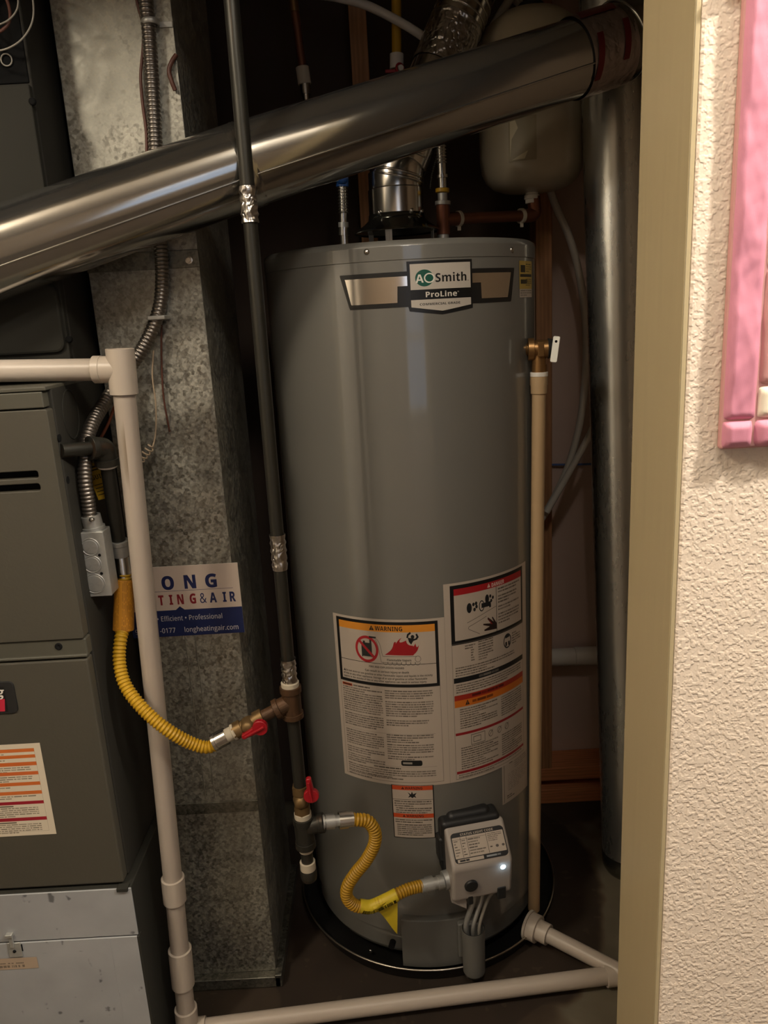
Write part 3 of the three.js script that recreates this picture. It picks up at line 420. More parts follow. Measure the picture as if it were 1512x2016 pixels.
  part(valve, 'status_label', turn(lab), std({ roughness: 0.45, map: paint(768, 490, (x, w, H) => {
    x.fillStyle = '#a99c8f'; x.fillRect(0, 0, w, H); x.fillStyle = '#141416'; x.beginPath(); x.roundRect(4, 4, w - 8, H - 8, 60); x.fill(); x.fillStyle = '#b3a698'; x.beginPath(); x.roundRect(18, 76, w - 36, 330, 10); x.fill();
    x.fillStyle = '#b3a698'; x.font = 'bold 50px sans-serif'; x.fillText('STATUS LIGHT CODE', 140, 62);
    x.fillStyle = '#b3a698'; x.fillRect(40, 420, 370, 52); bars(x, 70, 330, 430, 1, 60, '#1a1a1a', 0.1, 0.5, 2); x.fillStyle = '#cfd6dc'; x.font = 'bold 38px sans-serif'; bars(x, 450, 700, 430, 1, 56, '#b7bcc0', 0.12, 0.5, 4);
    x.fillStyle = '#26221f'; for (const a of [130, 220, 500]) x.fillRect(a, 80, 5, 320); x.fillRect(20, 112, 480, 4); for (let i = 0; i < 6; i++) { bars(x, 34, 110, 132 + i * 44, 1, 34, '#3b352f', 0.2, 0.4, i); bars(x, 146, 206, 132 + i * 44, 1, 34, '#3b352f', 0.2, 0.4, i + 9); bars(x, 236, 490, 126 + i * 44, 1, 38, '#4a433c', 0.16, 0.5, i + 20); }
    bars(x, 520, 730, 96, 5, 28, '#6a6158', 0.2, 0.5, 6); bars(x, 530, 600, 300, 1, 36, '#3b352f', 0.2, 0.5, 8); x.beginPath(); x.arc(630, 310, 22, 0, 7); x.arc(716, 310, 20, 0, 7); x.fillStyle = '#57504a'; x.fill();
  }) }), 'printed status light label with a black border');
  part(valve, 'latch', turn(box(0.030, 0.048, -0.088, -0.060, 0.012, 0.030, 0.003)), M.rubber, 'black clip under the housing');
  part(valve, 'latch', turn(box(-0.030, -0.018, -0.090, -0.068, 0.012, 0.027, 0.003)), M.rubber);
  part(valve, 'gas_inlet', [rod(L(-0.056, -0.046, -0.004), L(-0.070, -0.047, -0.003), 0.018), hex(L(-0.068, -0.047, -0.003), L(-0.078, -0.048, -0.002), 0.0145)], M.zinc, 'metal gas inlet on the left side');
  const tubeTop = L(-0.012, -0.05, -0.005);
  part(valve, 'burner_tube', sweep([L(-0.010, -0.070, 0.0), L(-0.011, -0.095, 0.004), V(t1.x - 0.014, t1.y + 0.01, t1.z + 0.002), V(t1.x - 0.012, t1.y - 0.03, t1.z)], 0.0052, { seg: 40 }), M.zinc, 'pale metal tube down to the burner');
  part(valve, 'burner_tube', sweep([L(0.008, -0.070, 0.0), L(0.007, -0.10, 0.0), V(t1.x + 0.001, t1.y + 0.01, t1.z + 0.004), V(t1.x, t1.y - 0.03, t1.z)], 0.0042, { seg: 40 }), M.zinc);
  part(valve, 'igniter_wire', sweep([L(0.028, -0.070, 0.0), L(0.030, -0.086, 0.004), L(0.018, -0.106, 0.004), V(t1.x + 0.013, t1.y + 0.006, t1.z + 0.002), V(t1.x + 0.012, t1.y - 0.03, t1.z)], 0.0032, { seg: 50 }), M.wireGrey, 'grey wire bending down into the tube');

  // water nipples and draft hood
  const C = V(T.x, T.top - 0.008, T.z);
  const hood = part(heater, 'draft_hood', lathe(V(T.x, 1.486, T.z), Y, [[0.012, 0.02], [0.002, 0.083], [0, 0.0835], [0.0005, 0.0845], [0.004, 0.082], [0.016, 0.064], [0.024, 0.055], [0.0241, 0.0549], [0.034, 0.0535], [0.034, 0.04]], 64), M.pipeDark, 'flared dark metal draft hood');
  for (const a of [-0.25, 1.9, 3.9]) { const q = V(T.x + Math.sin(a) * 0.074, 0, T.z + Math.cos(a) * 0.074); part(hood, 'leg', [box(-0.0065, 0.0065, T.top - 0.008, 1.494, -0.0006, 0.0006, 0.0004), box(-0.002, 0.002, T.top - 0.006, 1.488, 0.0004, 0.0018, 0.0006)].map((k) => { k.rotateY(a); k.translate(q.x, 0, q.z); return k; }), std({ color: lin(0.72, 0.70, 0.66), metalness: 0.35, roughness: 0.35 })); }
}

// drain pan
{
  const c = V(TANK.x, 0, TANK.z), pan = thing('drain_pan', 'round dark metal drain pan with a bright rolled rim under the grey water heater', 'pan', V(c.x, 0, c.z));
  part(pan, 'tray', lathe(V(c.x, 0.002, c.z), Y, [[0, 0], [0, 0.285], [0.0001, 0.2851], [0.034, 0.297], [0.0341, 0.2968], [0.034, 0.296], [0.0018, 0.284], [0.0015, 0]], 128), M.pan);
  part(pan, 'rim', new THREE.TorusGeometry(0.298, 0.0022, 10, 160).rotateX(Math.PI / 2).translate(c.x, 0.036, c.z), M.panRim, 'bright rolled rim');
}
// ================================================================ flues and ducts
{
  // heater vent: straight piece, elbow, taped pipe going up to the right
  const x0 = TANK.x, z0 = TANK.z, t = thing('vent_pipe', 'shiny vent pipe on the water heater hood, bent right and taped with foil', 'pipe', V(x0, 1.51, z0));
  const A = V(x0, 1.512, z0), K = V(x0 + 0.004, 1.60, z0), dir = at(930, -30, 1.66).sub(K).normalize(), B = toY(K, dir, 2.42);
  part(t, 'collar', lathe(A, Y, [[0, 0.046], [0, 0.0515], [0.001, 0.0525], [0.052, 0.0525], [0.0521, 0.0525], [0.055, 0.050], [0.055, 0.045]], 56), M.shinyVent);
  for (const a of [-0.7, 0.55, 1.1]) part(t, 'screw', orient(lathe(V(0, 0, 0), Y, [[0, 0.004], [0.002, 0.004], [0.0035, 0.002], [0.0035, 0]], 12), V(x0 + Math.sin(a) * 0.0525, 1.521, z0 + Math.cos(a) * 0.0525), V(Math.sin(a), 0, Math.cos(a))), M.steel);
  // elbow of two gores with raised beads
  const m1 = V(x0, 1.562, z0), elbowDir = Y.clone().lerp(dir, 0.5).normalize();
  const bead = (p, d) => orient(new THREE.TorusGeometry(0.051, 0.0026, 10, 56).rotateX(Math.PI / 2), p, d);
  part(t, 'elbow', [lathe(V(x0, 1.555, z0), Y, [[0, 0.045], [0, 0.0505], [0.04, 0.0505], [0.04, 0.045]], 56), lathe(V(x0 + 0.001, 1.578, z0), elbowDir, [[0, 0.045], [0, 0.0515], [0.045, 0.0515], [0.045, 0.045]], 56), lathe(V(x0 + 0.013, 1.612, z0 - 0.001), dir, [[0, 0.045], [0, 0.051], [0.06, 0.051], [0.06, 0.045]], 56), bead(V(x0 + 0.003, 1.583, z0), V(0.22, 1, 0)), bead(V(x0 + 0.004, 1.592, z0), V(0.24, 1, 0)), bead(V(x0 + 0.014, 1.622, z0), elbowDir)], M.shinyVent, 'shiny adjustable elbow');
  const s = V(x0 + 0.02, 1.63, z0 - 0.002), len = B.distanceTo(s);
  part(t, 'pipe', [lathe(s, dir, [[0, 0.045], [0, 0.0495], [len, 0.0495], [len, 0.045]], 56), ...[0.30, 0.315, 0.33].map((h) => orient(new THREE.TorusGeometry(0.0495, 0.0022, 10, 56).rotateX(Math.PI / 2), s.clone().addScaledVector(dir, h - 0.03), dir))], M.shinyVent);
  part(t, 'foil_tape', lathe(s.clone().addScaledVector(dir, 0.165), dir, Array.from({ length: 24 }, (_, i) => [i * 0.004, 0.0512 + 0.0005 * Math.sin(i * i * 1.9)]), 72), M.foil, 'crumpled foil tape band');
}
{
  // long diagonal pipe
  const R = 0.061, a1 = at(482, 327, 1.256), aa = at(-60, 520, 1.178), a0 = aa.clone().addScaledVector(a1.clone().sub(aa).normalize(), -0.50), b1 = at(1150, 110, 1.452), t = thing('vent_pipe', 'long sheet metal pipe running diagonally across the closet in front of the water heater', 'pipe', a0);
  const d1 = a1.clone().sub(a0).normalize(), d2 = b1.clone().sub(a1).normalize();
  const L1 = a0.distanceTo(a1), L2 = a1.distanceTo(b1);
  part(t, 'pipe_section', lathe(a0, d1, [[0, R - 0.004], [0, R], [L1 - 0.006, R], [L1, R + 0.0005], [L1 + 0.012, R + 0.0006], [L1 + 0.012, R - 0.003]], 96), M.pipeMetal, 'left section of the pipe');
  part(t, 'pipe_section', lathe(a1.clone().addScaledVector(d2, -0.02), d2, [[0, R - 0.004], [0, R - 0.001], [L2 + 0.02, R - 0.001], [L2 + 0.02, R - 0.004]], 96), M.pipeMetal, 'right section of the pipe');
  // folded lengthwise seam, on the lower front
  const side1 = V(0, 0, 1).addScaledVector(d1, -d1.z).normalize(), up1 = d1.clone().cross(side1).normalize(); if (up1.y < 0) up1.negate();
  const side2 = V(0, 0, 1).addScaledVector(d2, -d2.z).normalize(), up2 = d2.clone().cross(side2).normalize(); if (up2.y < 0) up2.negate();
  const seamOff = (s, u, ang) => s.clone().multiplyScalar(Math.cos(ang) * (R + 0.0003)).addScaledVector(u, Math.sin(ang) * (R + 0.0003));
  const o1 = seamOff(side1, up1, -0.46), o2 = seamOff(side2, up2, -0.46);
  part(t, 'seam', sweep([a0.clone().add(o1), a1.clone().add(o1)], 0.0016, { seg: 4, radial: 8 }), M.pipeMetal, 'folded lengthwise seam');
  part(t, 'seam', sweep([a1.clone().add(o2), b1.clone().add(o2)], 0.0016, { seg: 4, radial: 8 }), M.pipeMetal);
  // taped collar and elbow at the right end
  const tape = part(t, 'foil_tape', lathe(b1.clone().addScaledVector(d2, -0.025), d2, Array.from({ length: 16 }, (_, i) => [i * 0.006, R + 0.002 + 0.0006 * Math.sin(i * 2.1)]), 72), std({ color: lin(0.30, 0.25, 0.23), metalness: 0.8, roughness: 0.3, bumpMap: M.foil.bumpMap, bumpScale: 0.002 }), 'dull foil tape band round the pipe end');
  const q1 = at(1165, 128, 1.388), stripe = (h, w, a0_, a1_) => { const n = 14, pos = [], nor = [], uv = [], idx = []; for (let i = 0; i <= n; i++) { const an = a0_ + (a1_ - a0_) * i / n, nn = side2.clone().multiplyScalar(Math.cos(an)).addScaledVector(up2, Math.sin(an)); for (const k of [0, 1]) { const p = b1.clone().addScaledVector(d2, h + k * w + 0.012 * i / n).addScaledVector(nn, R + 0.0036); pos.push(p.x, p.y, p.z); nor.push(nn.x, nn.y, nn.z); uv.push(k, i / n); } if (i < n) { const k = i * 2; idx.push(k, k + 1, k + 2, k + 2, k + 1, k + 3); } } const g = new THREE.BufferGeometry(); g.setAttribute('position', new THREE.Float32BufferAttribute(pos, 3)); g.setAttribute('normal', new THREE.Float32BufferAttribute(nor, 3)); g.setAttribute('uv', new THREE.Float32BufferAttribute(uv, 2)); g.setIndex(idx); return g; };
  part(tape, 'red_print', [stripe(-0.025, 0.012, -0.9, 0.2), stripe(0.03, 0.012, -0.6, 0.35), stripe(-0.023, 0.07, 0.75, 1.25)], M.foilRed, 'dark red printing on the tape');
  const e0 = b1.clone().addScaledVector(d2, 0.055), e1 = e0.clone().addScaledVector(d2, 0.05).add(V(0, 0.012, 0)), e2 = e1.clone().add(V(0.055, 0.045, -0.004)), e3 = e2.clone().add(V(0.045, 0.07, -0.004)), e4 = e3.clone().add(V(0.02, 0.12, 0));
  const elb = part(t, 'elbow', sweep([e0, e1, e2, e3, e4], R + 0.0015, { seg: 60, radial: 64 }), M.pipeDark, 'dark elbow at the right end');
  const cv = new THREE.CatmullRomCurve3([e0, e1, e2, e3, e4], false, 'centripetal');
  for (const u of [0.06, 0.24, 0.44, 0.64]) part(elb, 'bead', orient(new THREE.TorusGeometry(R + 0.002, 0.0024, 10, 64).rotateX(Math.PI / 2), cv.getPointAt(u), cv.getTangentAt(u)), M.pipeMetal);
}
{
  const a = at(1236, 1690, 1.60), b = at(1206, 80, 1.62), top = a.clone().add(b.clone().sub(a).multiplyScalar(1.35)); if (top.y > 2.43) top.lerp(a, (top.y - 2.43) / (top.y - a.y));
  const d = top.clone().sub(a), L = d.length(), R = 0.060;
  const t = thing('air_duct', 'round galvanized air duct standing upright at the right beside the painted jamb', 'duct', V(a.x, 0, a.z));
  part(t, 'pipe', lathe(a, d, [[0.0, R - 0.003], [0, R - 0.0005], [0.0005, R], [L, R], [L, R - 0.003]], 80), M.ductPipe);
  part(t, 'end_collar', lathe(a, d, [[-0.03, R - 0.014], [-0.022, R - 0.006], [-0.012, R - 0.001], [0.0, R + 0.0006], [0.03, R + 0.0008], [0.03, R - 0.003]], 80), M.pipeDark, 'dark rounded lower end');
}
// rectangular sheet metal duct
const DX0 = -0.4595, DX1 = -0.278, DZ = -1.325;
{
  const t = thing('sheet_metal_duct', 'tall rectangular galvanized duct between the furnace and the water heater', 'duct', V((DX0 + DX1) / 2, 0, DZ - 0.1));
  const yA = at(280, 515, 1.325).y, yC = at(450, 1588, 1.325).y, zb = -1.64;
  part(t, 'side_panel', box(DX0 + 0.001, DX1 - 0.0005, 0.002, CEIL - 0.002, zb, DZ - 0.003, 0.002), M.galv, 'right side sheet of the duct');
  const pan = (y0, y1) => { const g = box(DX0, DX1, y0, y1, DZ - 0.003, DZ, 0.0012); return g; };
  part(t, 'front_panel', pan(yA + 0.012, CEIL - 0.003), M.galv, 'upper spangled front sheet');
  part(t, 'front_panel', pan(yC + 0.010, yA - 0.012), M.galv, 'middle spangled front sheet');
  part(t, 'front_panel', pan(0.026, yC - 0.010), M.galv, 'lower spangled front sheet');
  part(t, 'drive_cleat', [box(DX0 - 0.001, DX1 + 0.001, yA - 0.0135, yA + 0.0145, DZ - 0.002, DZ + 0.002, 0.001)], M.galvStrip, 'folded metal strip across the duct');
  part(t, 'drive_cleat', [box(DX0 - 0.001, DX1 + 0.001, yC - 0.012, yC + 0.012, DZ - 0.002, DZ + 0.002, 0.001)], M.galvStrip);
  const sc = at(372, 512, 1.323); part(t, 'screw', [orient(new THREE.CylinderGeometry(0.0038, 0.0042, 0.004, 6).translate(0, 0.002, 0).toNonIndexed(), V(sc.x, sc.y, DZ + 0.002), V(0, 0, 1)), lathe(V(sc.x, sc.y, DZ + 0.002), V(0, 0, 1), [[0, 0.006], [0.001, 0.006], [0.001, 0]], 20)], M.steel, 'hex head screw');
  for (const px of [393, 412]) { const xb = at(px, 1480, 1.325).x; part(t, 'bead', sweep([V(xb, yC + 0.02, DZ - 0.0003), V(xb, at(360, 1130, 1.325).y, DZ - 0.0003)], 0.0013, { seg: 4, radial: 8 }), M.galv); }
  part(t, 'base_flange', [box(DX0, DX1 + 0.012, 0.001, 0.026, DZ - 0.004, DZ + 0.018, 0.002), box(DX1 - 0.001, DX1 + 0.014, 0.001, 0.030, zb, DZ + 0.018, 0.002)], M.galvStrip, 'base flange on the floor');
}

// ================================================================ furnace column
const FX = -0.474, FL = -0.93, FZ = -1.12;
const fy = (px, py) => at(px, py, 1.12).y;
{
  const yTop = fy(103, 766), yBot = fy(245, 1742), ySt = fy(90, 806), yDB = fy(150, 1258), yLT = fy(150, 1296);
  const t = thing('furnace', 'olive grey gas furnace cabinet at the left edge, on top of a galvanized return box', 'furnace', V((FX + FL) / 2, yBot, FZ - 0.3));
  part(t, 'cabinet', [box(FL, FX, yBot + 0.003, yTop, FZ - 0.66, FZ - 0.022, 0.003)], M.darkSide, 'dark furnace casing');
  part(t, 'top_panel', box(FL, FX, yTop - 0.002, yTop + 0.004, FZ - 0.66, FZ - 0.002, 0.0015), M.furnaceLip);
  part(t, 'header_strip', box(FL + 0.004, FX - 0.006, ySt + 0.002, yTop - 0.003, FZ - 0.024, FZ - 0.002, 0.002), M.furnaceLip, 'narrow strip above the upper door');
  // upper door with louvre slots
  const s = roundRect(FL + 0.002, FX - 0.002, yDB, ySt, 0.004);
  for (const [ex, py] of [[75, 934], [79, 959]]) { const e = at(ex, py, 1.12); s.holes.push(roundRect(FL + 0.08, e.x, e.y - 0.0056, e.y + 0.0056, 0.0045, THREE.Path)); }
  const up = part(t, 'upper_door', slab(s, FZ - 0.022, 0.022, 0.0012), M.furnace, 'upper furnace door with two louvre slots');
  part(up, 'slot_liner', box(FL + 0.07, FX - 0.03, fy(40, 990), fy(40, 900), FZ - 0.03, FZ - 0.0215, 0.001), M.black, 'black inside behind the slots');
  part(t, 'middle_rail', [box(FL + 0.002, FX - 0.001, yLT + 0.001, yDB - 0.001, FZ - 0.024, FZ - 0.003, 0.003), box(FL + 0.002, FX - 0.001, yLT + 0.001, yLT + 0.006, FZ - 0.012, FZ + 0.001, 0.002)], M.furnaceLip, 'rail between the doors');
  const sp = at(115, 1273, 1.122); part(t, 'screw', lathe(V(sp.x, sp.y, FZ - 0.004), V(0, 0, 1), [[0, 0.0058], [0.002, 0.0058], [0.003, 0.004], [0.0015, 0.002], [0.0015, 0]], 24), M.black, 'black screw');
  part(t, 'lower_door', slab(roundRect(FL + 0.002, FX - 0.002, yBot + 0.004, yLT - 0.002, 0.004), FZ - 0.022, 0.022, 0.003), M.furnace, 'lower furnace door with badge and warning label');
  const bx = at(32, 1372, 1.12).x, by1 = at(15, 1341, 1.12).y, by0 = at(15, 1404, 1.12).y;
  part(t, 'badge', slab(roundRect(bx - 0.16, bx, by0, by1, 0.010), FZ - 0.001, 0.003, 0.001), M.rubber, 'black rounded maker badge');
  part(t, 'badge_print', flatLabel(bx - 0.10, bx - 0.016, by0 + 0.004, by1 - 0.008, FZ + 0.0024), std({ roughness: 0.4, map: paint(256, 128, (x, w, H) => { x.fillStyle = '#131313'; x.fillRect(0, 0, w, H); x.fillStyle = '#d9d2c8'; x.font = 'bold italic 64px sans-serif'; x.fillText('g', 214, 50); x.fillStyle = '#b3253a'; x.beginPath(); x.moveTo(150, 70); x.lineTo(252, 62); x.lineTo(242, 126); x.lineTo(150, 126); x.closePath(); x.fill(); }) }), 'white and red print on the badge');
  const l1 = at(77, 1462, 1.12), l2 = at(113, 1641, 1.12), lx1 = (l1.x + l2.x) / 2;
  part(t, 'warning_label', flatLabel(lx1 - 0.19, lx1, l2.y, l1.y, FZ + 0.0006), std({ roughness: 0.55, map: paint(1024, 760, (x, w, H) => {
    x.fillStyle = '#c9bca6'; x.fillRect(0, 0, w, H); x.strokeStyle = '#8f846f'; x.lineWidth = 2; x.strokeRect(30, 40, w - 90, H - 74);
    const rows = [[40, 27, '#c0642a', 1], [90, 26, '#bd6126', 1], [148, 30, '#bd5d25', 3], [226, 28, '#bd5d2a', 3], [312, 28, '#bd6027', 1], [386, 28, '#bd622a', 2], [470, 26, '#8e1424', 5], [606, 28, '#8e1424', 5]];
    rows.forEach(([y, h, c, n], i) => { x.fillStyle = c; x.fillRect(30, y, w - 90, h); x.fillStyle = '#6d6353'; const y0 = y + h + 10; for (let k = 0; k < n; k++) { let a = 44; const end = (k === n - 1 ? 0.72 : 0.94) * (w - 60); let j = 0; while (a < end) { const ww = Math.min(end - a, 12 + 60 * hash(i * 9 + k, j++, 5)); x.globalAlpha = 0.6 + 0.4 * hash(j, k, i); x.fillRect(a, y0 + (i > 5 ? 16 : 0) + k * 17, ww, 8); a += ww + 7; } x.globalAlpha = 1; } if (i > 5) { x.fillStyle = '#5a5042'; x.font = 'bold 22px sans-serif'; x.fillRect(400, y0 - 2, 290, 10); } });
  }) }), 'white label with orange and red bars');
  for (const [px, py, z] of [[124, 862, -1.145], [136, 945, -1.15]]) part(t, 'mounting_hole', lathe(V(FX - 0.0008, at(px, py, -z).y, z), V(1, 0, 0), [[0, 0.006], [0.001, 0.006], [0.001, 0]], 20), M.black);
  const kr = at(152, 815, 1.20); part(t, 'knockout_ring', new THREE.TorusGeometry(0.030, 0.0012, 8, 40).rotateY(Math.PI / 2).scale(1, 1.25, 1).translate(FX, kr.y, kr.z), M.coil, 'large round knockout on the furnace side');
}
{
  // evaporator coil cabinet above
  const CZ = -1.236, y0 = at(160, 716, 1.236).y, yP = at(72, 164, 1.236).y, t = thing('coil_cabinet', 'dark grey coil cabinet on top of the furnace in the upper left corner', 'cabinet', V((FX + FL) / 2, y0, CZ - 0.25));
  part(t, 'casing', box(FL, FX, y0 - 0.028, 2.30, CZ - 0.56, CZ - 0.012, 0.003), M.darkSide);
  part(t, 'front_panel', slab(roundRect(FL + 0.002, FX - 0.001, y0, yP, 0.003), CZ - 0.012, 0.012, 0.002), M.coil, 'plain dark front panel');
  const e1 = at(118, 555, 1.232), e0 = at(122, 694, 1.232);
  part(t, 'raised_panel', slab(roundRect(FL + 0.05, (e0.x + e1.x) / 2, e0.y, e1.y, 0.018), CZ - 0.002, 0.007, 0.004), M.coil, 'raised panel with rounded corners');
  const lip = at(150, 735, 1.236); part(t, 'bottom_lip', box(FL, FX, y0 - 0.022, y0 - 0.002, CZ - 0.02, CZ + 0.006, 0.003), M.coil);
  for (const [px, py] of [[136, 668], [64, 200]]) { const p = at(px, py, 1.236); part(t, 'screw', lathe(V(p.x, p.y, CZ - 0.001), V(0, 0, 1), [[0, 0.0055], [0.003, 0.005], [0.0035, 0.003], [0.0035, 0]], 20), M.black); }
  part(t, 'upper_opening', box(FL + 0.004, FX - 0.004, yP + 0.004, 2.29, CZ - 0.04, CZ - 0.010, 0.002), M.black, 'black opening above the panel');
  const r = at(7, 114, 1.235); part(t, 'grommet', new THREE.TorusGeometry(0.0078, 0.0011, 10, 32).translate(r.x, r.y, CZ - 0.008), M.wireGrey, 'small metal ring');
}
{
  // loops of wire in the top left corner
  const c = at(-20, -5, 1.21), loop = (r, n, w, ox, oy) => sweep(Array.from({ length: n }, (_, i) => V(c.x + ox + Math.cos(i / n * 6.283) * r, c.y + oy + Math.sin(i / n * 6.283) * r * 1.15, c.z + 0.004 * Math.sin(i * 1.3))), w, { seg: 90, radial: 8, closed: true });
  const t = thing('wire_coil', 'coiled thin wires hanging in the top left corner above the dark cabinet', 'wire', V(c.x, c.y, c.z));
  part(t, 'wire_loop', loop(0.058, 14, 0.0013, 0, 0), M.wireGrey); part(t, 'wire_loop', loop(0.036, 14, 0.0012, 0.002, 0.006), M.wireGrey); part(t, 'wire_loop', loop(0.030, 14, 0.0022, -0.006, -0.012), M.wireBrown, 'brown wire loop'); part(t, 'wire_loop', loop(0.011, 10, 0.0012, 0.046, 0.014), M.wireGrey);
}
{
  // return air box under the furnace
  const BX = -0.463, BZ = -1.112, yTop = fy(245, 1743), ys = at(100, 1851, 1.112).y, t = thing('return_air_box', 'galvanized return air box under the furnace with a small latch, bottom left', 'duct', V((BX + FL) / 2, 0, BZ - 0.3));
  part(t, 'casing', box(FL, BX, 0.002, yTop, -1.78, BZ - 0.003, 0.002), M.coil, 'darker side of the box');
  part(t, 'upper_panel', box(FL, BX + 0.0005, ys + 0.0012, yTop, BZ - 0.003, BZ, 0.001), M.boxMetal, 'upper front sheet');
  part(t, 'filter_door', box(FL, BX - 0.002, 0.004, ys - 0.0012, BZ - 0.003, BZ + 0.001, 0.001), M.boxMetal, 'lower front door with a latch');
  part(t, 'corner_strip', [box(BX - 0.005, BX + 0.002, 0.004, ys - 0.002, BZ - 0.012, BZ + 0.0005, 0.001), box(at(228, 1742, 1.11).x, at(250, 1742, 1.11).x, yTop - 0.004, yTop + 0.003, BZ - 0.01, BZ + 0.004, 0.001)], M.coil);
  const xs = at(225, 1900, 1.11).x; part(t, 'crease', sweep([V(xs, 0.03, BZ + 0.0008), V(xs, ys - 0.003, BZ + 0.0008)], 0.0006, { seg: 3, radial: 8 }), M.boxMetal);
  const p = at(24, 1850, 1.11), q = at(30, 1870, 1.11);
  const la = part(t, 'latch', [box(q.x - 0.012, q.x + 0.011, at(30, 1884, 1.11).y, at(30, 1856, 1.11).y, BZ, BZ + 0.003, 0.001)], M.zinc, 'small metal draw latch');
  part(la, 'hook', [box(q.x - 0.006, q.x + 0.001, p.y - 0.014, p.y + 0.012, BZ + 0.002, BZ + 0.006, 0.001), box(q.x - 0.010, q.x + 0.002, p.y + 0.008, p.y + 0.014, BZ, BZ + 0.008, 0.001)], M.zinc);
  part(la, 'rivet', lathe(V(q.x - 0.001, q.y - 0.002, BZ + 0.003), V(0, 0, 1), [[0, 0.003], [0.0015, 0.0025], [0.002, 0]], 14), M.black);
  part(la, 'keeper_hole', box(q.x + 0.008, q.x + 0.013, q.y - 0.004, q.y + 0.010, BZ + 0.0004, BZ + 0.0016, 0), M.black, 'dark slot beside the hook');
  const b0 = at(76, 1904, 1.11), b1 = at(74, 1884, 1.11); part(t, 'paper_label', flatLabel(b0.x - 0.10, b0.x, b0.y - 0.002, b1.y, BZ + 0.0016), std({ roughness: 0.6, map: paint(512, 110, (x, w, H) => { x.fillStyle = '#a5917c'; x.fillRect(0, 0, w, H); x.fillStyle = '#4a4036'; for (let i = 0; i < 40; i++) if (hash(i, 1, 3) > 0.35) x.fillRect(120 + i * 7, 70, 5, 22); for (let i = 0; i < 26; i++) if (hash(i, 2, 3) > 0.25) x.fillRect(130 + i * 10, 46, 7, 10); x.fillRect(100, 14, 60, 14); }) }), 'small tan bar code label');
}
// company sign on the duct
{
  const y1 = at(400, 1112, 1.322).y, yb = at(420, 1249, 1.322).y, xr = at(474, 1176, 1.322).x, xl = at(252, 1190, 1.322).x, w = xr - xl;
  single('company_sign', 'white and navy heating company sign stuck on the lower galvanized duct', 'sign', V((xl + xr) / 2, yb, DZ), [box(xl, xr, yb, y1, DZ + 0.0002, DZ + 0.0008, 0)], M.white);
  const face = part(scene.children[scene.children.length - 1], 'printed_face', flatLabel(xl, xr, yb, y1, DZ + 0.0012), std({ roughness: 0.5, map: paint(1024, 640, (x, w, H) => {
    x.fillStyle = '#c4b3a5'; x.fillRect(0, 0, w, H); x.fillStyle = '#16224f'; x.fillRect(0, 398, w, H - 398); x.beginPath(); x.moveTo(420, 400); x.lineTo(462, 366); x.lineTo(504, 400); x.closePath(); x.fill();
    const fat = (c, a, b, w) => { x.lineWidth = w; x.strokeStyle = x.fillStyle; x.strokeText(c, a, b); x.fillText(c, a, b); };
    x.font = 'bold 164px sans-serif'; x.fillStyle = '#1a2250'; for (const [ch, a] of [['L', 70], ['O', 318], ['N', 516], ['G', 712]]) fat(ch, a, 206, 7);
    x.fillRect(60, 222, 900, 3);
    x.font = 'bold 122px sans-serif'; x.fillStyle = '#7e1620'; 'HEATING'.split('').forEach((c, i) => { x.save(); x.translate([14, 100, 180, 276, 372, 440, 556][i], 346); x.scale(0.74, 1); fat(c, 0, 0, 4); x.restore(); });
    x.fillStyle = '#1a2250'; '&AIR'.split('').forEach((c, i) => { x.save(); x.translate([648, 742, 858, 916][i], 346); x.scale(0.76, 1); x.font = (i ? 'bold ' : '') + '122px sans-serif'; fat(c, 0, 0, i ? 4 : 1); x.restore(); });
    x.fillStyle = '#c9c2bd'; x.font = '62px sans-serif'; x.save(); x.translate(120, 496); x.scale(0.91, 1); x.fillText('Fast • Efficient • Professional', 0, 0); x.restore();
    x.font = '62px sans-serif'; x.save(); x.translate(24, 606); x.scale(0.93, 1); x.fillText('97', 0, 0); x.fillText('-0177', 244, 0); x.fillText('longheatingair.com', 484, 0); x.restore();
  }) }), 'printed face with navy and red lettering');
}
